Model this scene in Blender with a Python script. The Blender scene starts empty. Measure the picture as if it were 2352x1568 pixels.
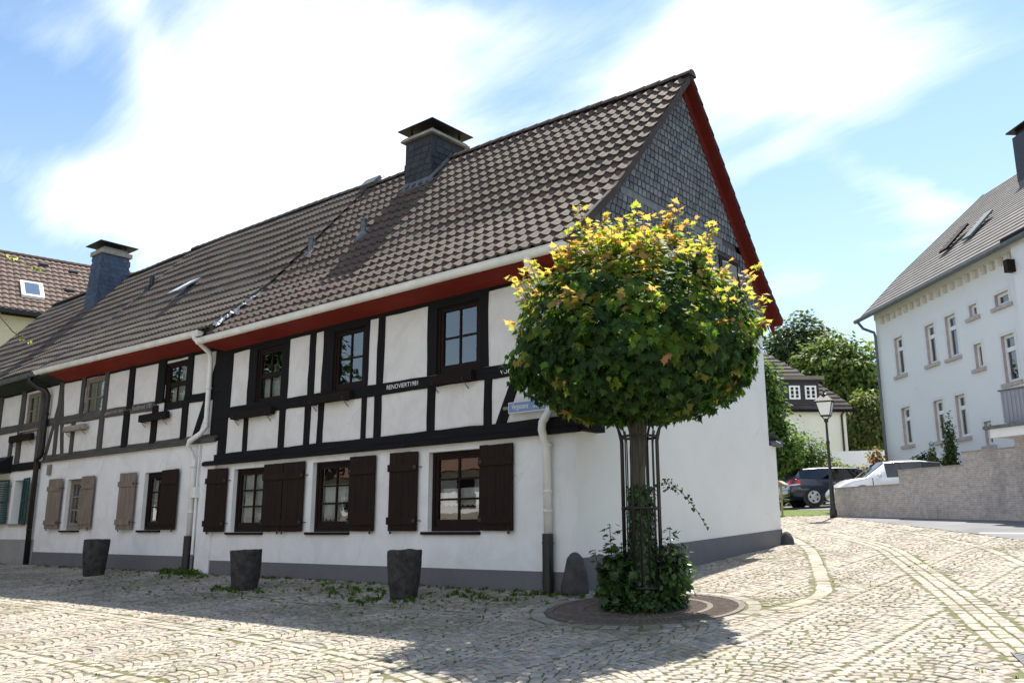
import bpy, math, random
from math import sin, cos, pi, radians, sqrt, atan2
from mathutils import Vector, noise
random.seed(7)
S = bpy.context.scene
COL = S.collection
# ------------------------------------------------------------------ camera, sky, sun, exposure
CAM = (7.958, -10.905, .84)
cd = bpy.data.cameras.new('camera'); cam = bpy.data.objects.new('camera', cd); COL.objects.link(cam)
cam.location = CAM
cam.rotation_euler = (pi/2 + math.atan(444/2000), 0, radians(40.36))
cd.sensor_width = 36; cd.lens = 36*2000/2352; cd.clip_end = 3000; cd.clip_start = .05
S.camera = cam
S.render.resolution_x = 1024; S.render.resolution_y = 682
S.view_settings.view_transform = 'Standard'; S.view_settings.look = 'None'
S.view_settings.exposure = 1.2; S.view_settings.gamma = 1
SUNV = Vector((-.10, .565, 1)).normalized()
sd = bpy.data.lights.new('sun', 'SUN'); sun = bpy.data.objects.new('sun', sd); COL.objects.link(sun)
sd.energy = 4.85; sd.angle = radians(.5); sd.color = (1, .95, .86)
sun.rotation_euler = SUNV.to_track_quat('Z', 'Y').to_euler(); sun.location = (0, 0, 60)

W = bpy.data.worlds.new('World'); S.world = W; W.use_nodes = True
def make_world():
    nt = W.node_tree; N = nt.nodes; L = nt.links; N.clear()
    out = N.new('ShaderNodeOutputWorld'); bg = N.new('ShaderNodeBackground'); bg.inputs[1].default_value = .1
    sky = N.new('ShaderNodeTexSky'); sky.sky_type = 'NISHITA'; sky.sun_disc = False
    sky.sun_elevation = math.asin(SUNV.z); sky.sun_rotation = atan2(SUNV.x, SUNV.y)
    sky.air_density = 1.2; sky.dust_density = .6; sky.ozone_density = 1.2
    tc = N.new('ShaderNodeTexCoord')
    def math_(op, a, b=None, c=None, clamp=False):
        n = N.new('ShaderNodeMath'); n.operation = op; n.use_clamp = clamp
        for i, q in enumerate((a, b, c)):
            if q is None: continue
            if isinstance(q, (int, float)): n.inputs[i].default_value = q
            else: L.new(q, n.inputs[i])
        return n.outputs[0]
    def dot(a, v):
        n = N.new('ShaderNodeVectorMath'); n.operation = 'DOT_PRODUCT'; L.new(a, n.inputs[0]); n.inputs[1].default_value = v
        return n.outputs['Value']
    # wind-drawn wisps: the direction is warped by noise, then broad cloud banks are placed by direction
    sep = N.new('ShaderNodeSeparateXYZ'); L.new(tc.outputs['Generated'], sep.inputs[0])
    zz = math_('MAXIMUM', sep.outputs[2], .06)
    zq = math_('ADD', zz, .25)
    cmb = N.new('ShaderNodeCombineXYZ'); L.new(math_('DIVIDE', sep.outputs[0], zq), cmb.inputs[0]); L.new(math_('DIVIDE', sep.outputs[1], zq), cmb.inputs[1])
    mp = N.new('ShaderNodeMapping'); mp.inputs['Rotation'].default_value = (0, 0, radians(32)); mp.inputs['Scale'].default_value = (.8, 3.0, 1)
    L.new(cmb.outputs[0], mp.inputs[0])
    nz = N.new('ShaderNodeTexNoise'); nz.inputs['Scale'].default_value = 1.6; nz.inputs['Detail'].default_value = 9; nz.inputs['Roughness'].default_value = .66
    nz.inputs['Distortion'].default_value = .35
    L.new(mp.outputs[0], nz.inputs[0])
    wn = N.new('ShaderNodeTexNoise'); wn.inputs['Scale'].default_value = 3.2; wn.inputs['Detail'].default_value = 4
    L.new(tc.outputs['Generated'], wn.inputs[0])
    va = N.new('ShaderNodeVectorMath'); va.operation = 'MULTIPLY_ADD'; L.new(wn.outputs['Color'], va.inputs[0]); va.inputs[1].default_value = (.22, .22, .22)
    va.inputs[2].default_value = (-.11, -.11, -.11)
    vb = N.new('ShaderNodeVectorMath'); vb.operation = 'ADD'; L.new(va.outputs[0], vb.inputs[0]); L.new(tc.outputs['Generated'], vb.inputs[1])
    D = vb.outputs[0]
    F = 2000; P = math.atan(444/2000); Y = radians(40.36)
    tot = None
    # cloud banks: direction (azimuth/elevation via picture-plane angles), half widths (radians), tilt, weight
    for (px, py, rx, ry, tilt, w) in [(650, 180, .24, .15, -.2, .78), (330, 60, .07, .03, -.9, .4), (960, 360, .12, .07, .15, .6), (980, 60, .12, .04, .2, .5), (250, 400, .13, .05, .25, .72), (560, 330, .16, .06, .5, .72),
                                      (1660, 60, .17, .06, .1, .95), (1560, 230, .11, .08, .5, .7), (1900, 230, .09, .035, -.5, .55), (2060, 140, .13, .055, -.3, .75), (2010, 440, .08, .024, -.5, .62), (2130, 520, .07, .022, -.15, .5),
                                      (1780, 350, .07, .03, .2, .5), (440, 540, .1, .06, .3, .7), (1860, 660, .12, .05, 0, .45), (60, 60, .05, .02, 0, .25)]:
        x = (px-1176)/F; y = -(py-784)/F
        f_ = cos(P) - y*sin(P); u_ = sin(P) + y*cos(P)
        c = Vector((cos(Y)*x - sin(Y)*f_, sin(Y)*x + cos(Y)*f_, u_)).normalized()
        a0 = Vector((0, 0, 1)).cross(c).normalized(); b0 = c.cross(a0).normalized()
        a0 = -a0
        a = a0*cos(tilt) + b0*sin(tilt); b = -a0*sin(tilt) + b0*cos(tilt)
        da = math_('POWER', math_('MULTIPLY', dot(D, a), 1/rx), 2.0); db = math_('POWER', math_('MULTIPLY', dot(D, b), 1/ry), 2.0)
        # keep the square positive for negative dots
        da = math_('ABSOLUTE', da); db = math_('ABSOLUTE', db)
        g = math_('EXPONENT', math_('MULTIPLY', math_('ADD', da, db), -1))
        fr = math_('GREATER_THAN', dot(D, c), 0.0)
        g = math_('MULTIPLY', math_('MULTIPLY', g, fr), w)
        tot = g if tot is None else math_('ADD', tot, g)
    c = Vector((.5, -.8, .36)).normalized(); bk = math_('SUBTRACT', dot(D, c), .58)  # unseen bright cloud bank behind the camera, added to light the shaded front
    bk = math_('MULTIPLY', math_('MAXIMUM', bk, 0), 2.9); tot = math_('ADD', tot, bk)
    n2 = math_('MULTIPLY_ADD', nz.outputs[0], 1.5, -.75)
    dens = math_('ADD', math_('MULTIPLY_ADD', tot, .95, .0), math_('MULTIPLY', n2, 1.05))
    ramp = N.new('ShaderNodeMapRange'); ramp.interpolation_type = 'SMOOTHSTEP'
    ramp.inputs['From Min'].default_value = .02; ramp.inputs['From Max'].default_value = 1.38
    L.new(dens, ramp.inputs['Value'])
    hz = N.new('ShaderNodeMapRange'); L.new(sep.outputs[2], hz.inputs['Value'])
    hz.inputs['From Min'].default_value = 0; hz.inputs['From Max'].default_value = .5; hz.inputs['To Min'].default_value = .34; hz.inputs['To Max'].default_value = .0
    fac = math_('MAXIMUM', math_('POWER', ramp.outputs[0], 1.15), hz.outputs[0])
    mx = N.new('ShaderNodeMix'); mx.data_type = 'RGBA'
    L.new(fac, mx.inputs[0])
    bo = N.new('ShaderNodeMix'); bo.data_type = 'RGBA'; bo.blend_type = 'MULTIPLY'; bo.inputs[0].default_value = 1
    L.new(sky.outputs[0], bo.inputs[6]); bo.inputs[7].default_value = (.66, .76, .80, 1)
    L.new(bo.outputs[2], mx.inputs[6]); mx.inputs[7].default_value = (6.3, 6.6, 7.1, 1)
    L.new(mx.outputs[2], bg.inputs[0]); L.new(bg.outputs[0], out.inputs[0])
make_world()

# ------------------------------------------------------------------ materials
MATS = {}
class NT:
    def __init__(s, name):
        m = bpy.data.materials.new(name); m.use_nodes = True; s.m = m; s.t = m.node_tree; s.N = s.t.nodes; s.L = s.t.links
        s.b = s.N['Principled BSDF']; MATS[name] = m
        s.co = s.N.new('ShaderNodeTexCoord').outputs['Object']
    def map(s, scale=(1, 1, 1), rot=(0, 0, 0), src=None):
        n = s.N.new('ShaderNodeMapping'); n.inputs['Scale'].default_value = scale; n.inputs['Rotation'].default_value = rot
        s.L.new(src or s.co, n.inputs[0]); return n.outputs[0]
    def noise(s, scale, det=4, rough=.55, vec=None, dist=0):
        n = s.N.new('ShaderNodeTexNoise'); n.inputs['Scale'].default_value = scale; n.inputs['Detail'].default_value = det
        n.inputs['Roughness'].default_value = rough; n.inputs['Distortion'].default_value = dist; s.L.new(vec or s.co, n.inputs[0]); return n.outputs[0]
    def ramp(s, fac, stops):
        n = s.N.new('ShaderNodeValToRGB'); e = n.color_ramp.elements
        while len(e) < len(stops): e.new(.5)
        for i, (p, c) in enumerate(stops):
            e[i].position = p; e[i].color = (c[0], c[1], c[2], 1) if not isinstance(c, (int, float)) else (c, c, c, 1)
        s.L.new(fac, n.inputs[0]); return n.outputs[0]
    def mix(s, fac, a, b, mode='MIX'):
        n = s.N.new('ShaderNodeMix'); n.data_type = 'RGBA'; n.blend_type = mode
        for i, q in ((0, fac), (6, a), (7, b)):
            if isinstance(q, (int, float)): n.inputs[i].default_value = q
            elif isinstance(q, tuple): n.inputs[i].default_value = (*q, 1) if len(q) == 3 else q
            else: s.L.new(q, n.inputs[i])
        return n.outputs[2]
    def attr(s, name='tint'):
        n = s.N.new('ShaderNodeAttribute'); n.attribute_name = name; return n.outputs['Color']
    def bump(s, h, st=.3, dist=.01):
        n = s.N.new('ShaderNodeBump'); n.inputs['Strength'].default_value = st; n.inputs['Distance'].default_value = dist
        s.L.new(h, n.inputs['Height']); s.L.new(n.outputs[0], s.b.inputs['Normal'])
    def col(s, c):
        if isinstance(c, tuple): s.b.inputs['Base Color'].default_value = (*c, 1)
        else: s.L.new(c, s.b.inputs['Base Color'])
    def set(s, rough=.8, metal=0, spec=.5):
        s.b.inputs['Roughness'].default_value = rough; s.b.inputs['Metallic'].default_value = metal; s.b.inputs['Specular IOR Level'].default_value = spec; return s.m

def plain(name, c, rough=.7, metal=0, spec=.5, var=.25, scale=6, bump=0):
    t = NT(name); n = t.noise(scale, 5)
    lo = tuple(q*(1-var) for q in c); hi = tuple(min(1, q*(1+var)) for q in c)
    t.col(t.ramp(n, [(.3, lo), (.7, hi)]))
    if bump: t.bump(t.noise(scale*8, 4), bump, .01)
    return t.set(rough, metal, spec)

def plaster(name, c, dirt=(.45, .42, .38), amt=.25, scale=1.2):
    t = NT(name)
    base = t.mix(t.ramp(t.noise(scale, 6, .6, dist=1.2), [(.42, 0.0), (.75, amt)]), c, dirt)
    base = t.mix(t.ramp(t.noise(7, 5, .6, t.map((1, 1, .35))), [(.55, 0.0), (.85, amt*.6)]), base, dirt)
    vo = t.N.new('ShaderNodeTexVoronoi'); vo.feature = 'DISTANCE_TO_EDGE'; vo.inputs['Scale'].default_value = .55
    wv = t.N.new('ShaderNodeVectorMath'); wv.operation = 'MULTIPLY_ADD'; nn = t.N.new('ShaderNodeTexNoise'); nn.inputs['Scale'].default_value = 2.5; nn.inputs['Detail'].default_value = 5
    t.L.new(t.co, nn.inputs[0]); t.L.new(nn.outputs['Color'], wv.inputs[0]); wv.inputs[1].default_value = (.5, .5, .5); t.L.new(t.co, wv.inputs[2]); t.L.new(wv.outputs[0], vo.inputs['Vector'])
    ck = t.mix(1.0, t.ramp(vo.outputs['Distance'], [(.0, .45), (.006, 0.0)]), t.ramp(t.noise(.7, 3), [(.48, 0.0), (.6, 1.0)]), 'MULTIPLY')
    base = t.mix(ck, base, dirt)
    t.col(base)
    h = t.mix(.35, t.noise(5, 4), t.noise(90, 3))
    t.bump(h, .35, .012); return t.set(.92, 0, .25)
plaster('plaster_white', (.77, .775, .785), (.46, .42, .36), amt=.34)
plaster('plaster_panel', (.70, .69, .68), (.42, .37, .32), amt=.34, scale=1.6)
plaster('plaster_gable', (.74, .735, .72), (.55, .5, .44), amt=.22, scale=.6)
plaster('plaster_far', (.80, .80, .82), (.6, .6, .6), amt=.12, scale=.5)
plaster('plaster_cream', (.76, .75, .67), (.5, .46, .36), amt=.15, scale=.5)
plaster('plaster_yellow', (.68, .62, .42), (.5, .45, .3), amt=.15, scale=.5)
plaster('plinth_grey', (.14, .14, .15), (.2, .19, .18), amt=.3, scale=3)
plaster('plinth_light', (.32, .31, .30), (.18, .17, .15), amt=.5, scale=2)

def wood(name, c1, c2, axis=2, rough=.75, bump=.4):
    t = NT(name); sc = [26, 26, 26]; sc[axis] = 1.3
    g = t.noise(1.0, 6, .65, t.map(tuple(sc))); big = t.noise(2.2, 3)
    t.col(t.mix(t.ramp(big, [(.4, 0.0), (.75, .55)]), t.ramp(g, [(.3, c1), (.72, c2)]), tuple((a+b)*.35 for a, b in zip(c1, c2))))
    t.bump(g, bump, .008); return t.set(min(.95, rough+.12), 0, .16)
wood('timber_black', (.006, .006, .007), (.016, .015, .017), 2)
wood('timber_black_flat', (.006, .006, .007), (.016, .015, .017), 0)
wood('timber_grey', (.040, .039, .036), (.12, .112, .104), 2, .9)
wood('timber_grey_flat', (.042, .041, .038), (.14, .13, .12), 0, .9)
wood('frame_brown', (.009, .0045, .003), (.02, .01, .007), 2, .5)
wood('shutter_brown', (.011, .0055, .0035), (.026, .013, .009), 2, .55)
wood('shutter_worn', (.13, .10, .08), (.30, .25, .205), 2, .9)
wood('shutter_green', (.02, .055, .055), (.035, .085, .085), 2, .6)
wood('frame_grey', (.16, .14, .12), (.30, .27, .235), 0, .8)
wood('box_brown', (.009, .006, .005), (.02, .013, .011), 0, .7)
wood('box_worn', (.25, .215, .185), (.34, .3, .26), 0, .9)
wood('verge_red', (.10, .012, .009), (.14, .019, .014), 0, .7, .15); wood('fascia_red', (.17, .020, .014), (.23, .032, .022), 0, .7, .15)
wood('fascia_green', (.022, .03, .026), (.04, .05, .044), 0, .7, .15)
wood('bark', (.045, .038, .028), (.17, .16, .12), 2, .95, 1)

def tinted(name, rough=.8, spec=.4, var=.35, scale=8, bump=.3, fine=60, moss=0, mossc=(.06, .07, .03)):
    t = NT(name); a = t.attr()
    n = t.ramp(t.noise(scale, 5, .6), [(.25, 1-var), (.75, 1+var*.6)])
    c = t.mix(1.0, a, n, 'MULTIPLY')
    if moss: c = t.mix(t.ramp(t.noise(3.5, 5, .7), [(.55, 0.0), (.8, moss)]), c, mossc)
    t.col(c); t.bump(t.noise(fine, 4), bump, .006); return t.set(rough, 0, spec)
tinted('roof_tile', .82, .3, .35, 5, .35, 70, .35, (.05, .05, .04))
tinted('slate', .7, .4, .3, 9, .3, 40)
tinted('paving_stone', .88, .25, .3, 16, .55, 55)
def leafmat(name, tr=.56, gloss=.55):
    t = NT(name); a = t.attr()
    t.col(a); t.b.inputs['Roughness'].default_value = gloss; t.b.inputs['Specular IOR Level'].default_value = .28
    tl = t.N.new('ShaderNodeBsdfTranslucent')
    br = t.mix(1.0, a, (1.7, 1.75, .8), 'MULTIPLY'); t.L.new(br, tl.inputs[0])
    mx = t.N.new('ShaderNodeMixShader'); mx.inputs[0].default_value = tr
    t.L.new(t.b.outputs[0], mx.inputs[1]); t.L.new(tl.outputs[0], mx.inputs[2]); t.L.new(mx.outputs[0], t.N['Material Output'].inputs[0])
leafmat('leaf'); leafmat('leaf_far', .35, .6); leafmat('leaf_gloss', .25, .25)

def groundmat():
    t = NT('joint_soil')
    m = t.ramp(t.noise(1.1, 6, .65), [(.36, 0.0), (.54, 1.0)])
    c = t.mix(m, t.ramp(t.noise(14, 4), [(.3, (.10, .086, .064)), (.7, (.2, .17, .13))]), t.ramp(t.noise(30, 3), [(.3, (.075, .085, .03)), (.7, (.14, .14, .06))]))
    t.col(c); t.bump(t.noise(60, 4), .6, .01); t.set(.95, 0, .2)
groundmat()
def grassmat():
    t = NT('verge_grass'); t.col(t.ramp(t.noise(6, 6, .7), [(.3, (.05, .085, .018)), (.55, (.11, .15, .03)), (.75, (.2, .18, .09))])); t.bump(t.noise(40, 4), .8, .03); t.set(.95, 0, .2)
grassmat()
def asphalt():
    t = NT('asphalt'); c = t.ramp(t.noise(.8, 5), [(.3, (.13, .13, .135)), (.7, (.19, .19, .195))])
    t.col(t.mix(1.0, c, t.ramp(t.noise(120, 2), [(.3, .75), (.7, 1.2)]), 'MULTIPLY')); t.bump(t.noise(150, 3), .5, .004); t.set(.9, 0, .25)
asphalt()
def brickmat(name, c1, c2, mortar, w, h, dirt):
    t = NT(name); tc = t.N.new('ShaderNodeTexCoord')
    b = t.N.new('ShaderNodeTexBrick'); b.inputs['Scale'].default_value = 1; b.inputs['Brick Width'].default_value = w; b.inputs['Row Height'].default_value = h
    b.inputs['Mortar Size'].default_value = h*.09; b.inputs['Color1'].default_value = (*c1, 1); b.inputs['Color2'].default_value = (*c2, 1); b.inputs['Mortar'].default_value = (*mortar, 1)
    t.L.new(tc.outputs['UV'], b.inputs[0])
    c = t.mix(t.ramp(t.noise(1.4, 6, .65, t.map((1, 1, .55))), [(.5, 0.0), (.78, .6)]), b.outputs[0], dirt)
    c = t.mix(1.0, c, t.ramp(t.noise(9, 4), [(.3, .8), (.7, 1.15)]), 'MULTIPLY')
    t.col(c); t.bump(b.outputs[1], -.5, .008); t.set(.9, 0, .25)
brickmat('brick_grey', (.40, .365, .35), (.34, .31, .30), (.50, .465, .45), .21, .056, (.18, .16, .15))
brickmat('rubble_stone', (.4, .35, .3), (.24, .21, .18), (.3, .27, .23), .5, .3, (.2, .17, .14))

plain('gutter_white', (.76, .76, .74), .5, var=.12, scale=3)
plain('pipe_white', (.74, .74, .72), .45, var=.08)
plain('iron_dark', (.012, .012, .013), .5, 0, .5, bump=.3)
plain('iron_rust', (.13, .10, .085), .8, .1, .4, .35, 12, bump=.4)
plain('zinc', (.13, .145, .155), .6, .3, .4, .35, 12)
plain('skylight_painted_sheen', (.62, .70, .74), .25); plain('zinc_lit', (.38, .40, .43), .55, .4, .5, .35, 14)
plain('copper_dark', (.035, .03, .03), .45, .6)
plain('concrete_cap', (.3, .28, .25), .9, bump=.4)
plain('planter_stone', (.034, .031, .031), .85, var=.7, scale=9, bump=.9)
plain('guard_stone', (.05, .049, .051), .85, var=.4, scale=6, bump=.9)
plain('sandstone_trim', (.46, .40, .38), .85, var=.15); plain('trim_pale', (.75, .735, .745), .85, var=.06); plain('dentil_tan', (.64, .59, .52), .85, var=.08)
plain('window_white', (.82, .82, .82), .4, var=.03)
plain('curtain', (.78, .79, .78), .9, var=.06, scale=15)
plain('room_dark', (.012, .011, .011), .9)
plain('tyre', (.015, .015, .016), .8)
plain('rim_silver', (.6, .61, .63), .3, .7)
plain('black_plastic', (.02, .02, .022), .5)
plain('line_white', (.8, .8, .8), .7, var=.1)
plain('lamp_glass', (.72, .75, .74), .2, var=.03)
plain('sign_blue', (.16, .25, .42), .45, var=.15, scale=4)
plain('sign_white', (.75, .76, .78), .5, var=.05)
plain('paint_white', (.78, .78, .78), .7, var=.1, scale=25)
plain('paint_faded', (.36, .355, .34), .8, var=.35, scale=45)
plain('flower_red', (.55, .04, .02), .6)
plain('twig', (.06, .045, .03), .85)
plain('balcony_grey', (.30, .31, .37), .6, var=.1, scale=2)
plain('roof_grey', (.17, .155, .145), .85, var=.2, bump=.4)
plain('wood_light', (.3, .24, .17), .8)
plain('render_grey', (.34, .34, .36), .9)
plain('bin_dark', (.04, .04, .045), .5)
def carpaint(name, c, coat=1):
    t = NT(name); t.col(c); t.b.inputs['Coat Weight'].default_value = coat; t.b.inputs['Coat Roughness'].default_value = .04; t.set(.35, .15, .5)
carpaint('car_navy', (.008, .011, .035)); carpaint('car_white', (.78, .78, .8))
def emis_red():
    t = NT('tail_red'); t.col((.6, .01, .008)); t.set(.2, 0, .6)
emis_red()
def glass(name, dark=(.75, .8, .8), add=.05, ior=1.5):
    t = NT(name); t.N.remove(t.b)
    tr = t.N.new('ShaderNodeBsdfTransparent'); tr.inputs[0].default_value = (*dark, 1)
    gl = t.N.new('ShaderNodeBsdfGlossy'); gl.inputs['Roughness'].default_value = .01; gl.inputs[0].default_value = (1, 1, 1, 1)
    nb = t.N.new('ShaderNodeBump'); nb.inputs['Strength'].default_value = .04; nb.inputs['Distance'].default_value = .02; t.L.new(t.noise(3, 2), nb.inputs['Height']); t.L.new(nb.outputs[0], gl.inputs['Normal'])
    fr = t.N.new('ShaderNodeFresnel'); fr.inputs[0].default_value = ior
    ad = t.N.new('ShaderNodeMath'); ad.inputs[1].default_value = add; t.L.new(fr.outputs[0], ad.inputs[0])
    mx = t.N.new('ShaderNodeMixShader'); t.L.new(ad.outputs[0], mx.inputs[0]); t.L.new(tr.outputs[0], mx.inputs[1]); t.L.new(gl.outputs[0], mx.inputs[2])
    t.L.new(mx.outputs[0], t.N['Material Output'].inputs[0])
glass('window_glass', (.8, .84, .84), .12, 1.6); glass('car_glass', (.03, .035, .035), .05)
glass('skylight_glass', (.5, .6, .65), .35)

# ------------------------------------------------------------------ mesh helpers
class MB:
    def __init__(s): s.v = []; s.f = []; s.m = []; s.c = []; s.uv = None
    def face(s, pts, mi=0, c=None):
        n = len(s.v); s.v += [tuple(p) for p in pts]; s.f.append(tuple(range(n, n+len(pts)))); s.m.append(mi); s.c.append(c)
    def faces(s, vs, fs, mi=0, c=None):
        n = len(s.v); s.v += [tuple(p) for p in vs]
        for f in fs: s.f.append(tuple(n+i for i in f)); s.m.append(mi); s.c.append(c)
    def box(s, x0, x1, y0, y1, z0, z1, mi=0, c=None):
        s.hexa([(x0, y0, z0), (x1, y0, z0), (x1, y1, z0), (x0, y1, z0), (x0, y0, z1), (x1, y0, z1), (x1, y1, z1), (x0, y1, z1)], mi, c)
    def hexa(s, p, mi=0, c=None):
        s.faces(p, [(0, 3, 2, 1), (4, 5, 6, 7), (0, 1, 5, 4), (1, 2, 6, 5), (2, 3, 7, 6), (3, 0, 4, 7)], mi, c)
    def obox(s, o, ax, ay, az, mi=0, c=None):
        o = Vector(o); ax = Vector(ax); ay = Vector(ay); az = Vector(az)
        s.hexa([o, o+ax, o+ax+ay, o+ay, o+az, o+ax+az, o+ax+ay+az, o+ay+az], mi, c)
    def tube(s, path, r, n=8, mi=0, c=None, cap=True):
        path = [Vector(p) for p in path]; k = len(path)
        rr = r if isinstance(r, (list, tuple)) else [r]*k
        base = len(s.v); prev = None
        for i, p in enumerate(path):
            t = (path[min(i+1, k-1)] - path[max(i-1, 0)])
            if t.length < 1e-9: t = Vector((0, 0, 1))
            t.normalize()
            if prev is None:
                up = Vector((0, 0, 1)) if abs(t.z) < .9 else Vector((1, 0, 0)); a = t.cross(up).normalized()
            else:
                a = (prev - t*prev.dot(t))
                a = a.normalized() if a.length > 1e-6 else t.orthogonal().normalized()
            prev = a; b = t.cross(a)
            for j in range(n):
                g = 2*pi*j/n; s.v.append(tuple(p + (a*cos(g)+b*sin(g))*rr[i]))
        for i in range(k-1):
            for j in range(n):
                j2 = (j+1) % n; s.f.append((base+i*n+j, base+i*n+j2, base+(i+1)*n+j2, base+(i+1)*n+j)); s.m.append(mi); s.c.append(c)
        if cap:
            s.f.append(tuple(base+j for j in reversed(range(n)))); s.m.append(mi); s.c.append(c)
            s.f.append(tuple(base+(k-1)*n+j for j in range(n))); s.m.append(mi); s.c.append(c)
    def lathe(s, prof, n=20, o=(0, 0, 0), mi=0, c=None, jit=0):
        base = len(s.v)
        for (r, z) in prof:
            for j in range(n):
                g = 2*pi*j/n; q = 1 + (noise.noise(Vector((cos(g)*1.7+o[0], sin(g)*1.7, z*3)))*jit if jit else 0)
                s.v.append((o[0]+r*q*cos(g), o[1]+r*q*sin(g), o[2]+z))
        for i in range(len(prof)-1):
            for j in range(n):
                j2 = (j+1) % n; s.f.append((base+i*n+j, base+i*n+j2, base+(i+1)*n+j2, base+(i+1)*n+j)); s.m.append(mi); s.c.append(c)
        s.f.append(tuple(base+j for j in reversed(range(n)))); s.m.append(mi); s.c.append(c)
        t = base+(len(prof)-1)*n; s.f.append(tuple(t+j for j in range(n))); s.m.append(mi); s.c.append(c)
    def prism(s, poly, d, mi=0, c=None):   # poly: list of 3D points, d: extrusion
        d = Vector(d); n = len(poly); a = [Vector(p) for p in poly]; b = [p+d for p in a]
        s.faces(a+b, [tuple(reversed(range(n))), tuple(range(n, 2*n))] + [(i, (i+1) % n, n+(i+1) % n, n+i) for i in range(n)], mi, c)
    def build(s, name, mats, parent=None, smooth=False, loc=(0, 0, 0)):
        me = bpy.data.meshes.new(name)
        if loc != (0, 0, 0): vs = [(v[0]-loc[0], v[1]-loc[1], v[2]-loc[2]) for v in s.v]
        else: vs = s.v
        me.from_pydata(vs, [], s.f)
        if isinstance(mats, str): mats = [mats]
        for m in mats: me.materials.append(MATS[m])
        if len(mats) > 1: me.polygons.foreach_set('material_index', s.m)
        if any(c is not None for c in s.c):
            at = me.attributes.new('tint', 'FLOAT_COLOR', 'FACE'); buf = []
            for c in s.c: buf += [*(c or (.5, .5, .5)), 1]
            at.data.foreach_set('color', buf)
        if s.uv:
            ul = me.uv_layers.new(name='UVMap')
            for p in me.polygons:
                for li in p.loop_indices: ul.data[li].uv = s.uv(me.vertices[me.loops[li].vertex_index].co)
        if smooth: me.polygons.foreach_set('use_smooth', [True]*len(me.polygons))
        me.update()
        o = bpy.data.objects.new(name, me); COL.objects.link(o); o.location = loc
        if parent is not None: o.parent = parent; o.matrix_parent_inverse = parent.matrix_basis.inverted() if parent.type == 'EMPTY' else parent.matrix_world.inverted()
        return o
def thing(name, label, cat, loc=(0, 0, 0), group=None, rz=0):
    o = bpy.data.objects.new(name, None); COL.objects.link(o); o.location = loc; o.rotation_euler = (0, 0, rz); o.empty_display_size = .2
    o['label'] = label; o['category'] = cat
    if group: o['group'] = group
    return o
def tag(o, label, cat, group=None):
    o['label'] = label; o['category'] = cat
    if group: o['group'] = group
    return o
def struct(o): o['kind'] = 'structure'; return o
def kid(o, parent, label=None):
    # parent given with identity parents only: everything is built in world space
    o.parent = parent
    o.matrix_parent_inverse = parent.matrix_basis.inverted()
    if label: o['label'] = label
    return o
def adopt(o, parent, label=None):
    bpy.context.view_layer.update(); o.parent = parent; o.matrix_parent_inverse = parent.matrix_world.inverted()
    if label: o['label'] = label
    return o
def jit(c, v=.12, h=.03):
    k = 1+random.uniform(-v, v); return tuple(max(0, q*k*(1+random.uniform(-h, h))) for q in c)
def gz(x, y):
    if y < -16: return -16*.087
    if y < 16: return .087*y
    if y < 40: return 16*.087 + .07*(y-16)
    return 16*.087+.07*24

# ------------------------------------------------------------------ the ground
def ground():
    xs = [-200, -90, -60]+[-40+2*i for i in range(31)]+[26, 34, 50, 90, 200]; ys = [-200, -90, -40, -24, -16]+[-14+2*i for i in range(30)]+[50, 70, 110, 200]
    m = MB(); m.v = [(x, y, gz(x, y)-.009) for y in ys for x in xs]; n = len(xs)
    for j in range(len(ys)-1):
        for i in range(n-1): m.f.append((j*n+i, j*n+i+1, (j+1)*n+i+1, (j+1)*n+i)); m.m.append(0); m.c.append(None)
    struct(m.build('ground', 'joint_soil'))
ground()
ASPH = [(-2.6, 16.7), (-2.0, 15.95), (.08, 13.46), (2.11, 11.16), (3.4, 9.66), (4.36, 8.42), (6.5, 5.6), (9.5, 2.2), (14, -2)]
def in_asph(x, y):
    for (a, b) in zip(ASPH, ASPH[1:]):
        if a[0] <= x < b[0]: return y > a[1]+(b[1]-a[1])*(x-a[0])/(b[0]-a[0])
    return x > 14
def road():
    m = MB()
    for (a, b) in zip(ASPH, ASPH[1:]):
        m.face([(a[0], a[1], gz(*a)+.004), (b[0], b[1], gz(*b)+.004), (b[0]+8, b[1]+12, gz(b[0]+8, b[1]+12)+.004), (a[0]+8, a[1]+12, gz(a[0]+8, a[1]+12)+.004)])
    # one clean polygon instead of the fan
    m = MB(); top = [(24, -2), (24, 15.9), (9, 15.9), (-2.6, 16.7)]
    pts = ASPH[1:]+top
    m.face([(x, y, gz(x, y)+.004) for x, y in pts]); struct(m.build('asphalt_road', 'asphalt'))
    k = MB()
    k.face([(x, y, gz(x, y)+.008) for x, y in ((3.2, 10.12), (3.3, 9.98), (5.3, 9.75), (5.3, 9.9))]); struct(k.build('road_marking', 'line_white'))
road()
GC = (1.66, -.85); GR = 1.27
def poly_pts(pl, step):
    out = []; acc = 0
    for a, b in zip(pl, pl[1:]):
        d = math.dist(a, b); t = acc
        while t < d:
            k = t/d; out.append((a[0]+(b[0]-a[0])*k, a[1]+(b[1]-a[1])*k, atan2(b[1]-a[1], b[0]-a[0]))); t += step
        acc = t-d
    return out
def smooth_pl(p, n=3):
    for _ in range(n):
        q = [p[0]]
        for a, b in zip(p, p[1:]): q += [(a[0]*.75+b[0]*.25, a[1]*.75+b[1]*.25), (a[0]*.25+b[0]*.75, a[1]*.25+b[1]*.75)]
        p = q+[p[-1]]
    return p
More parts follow.
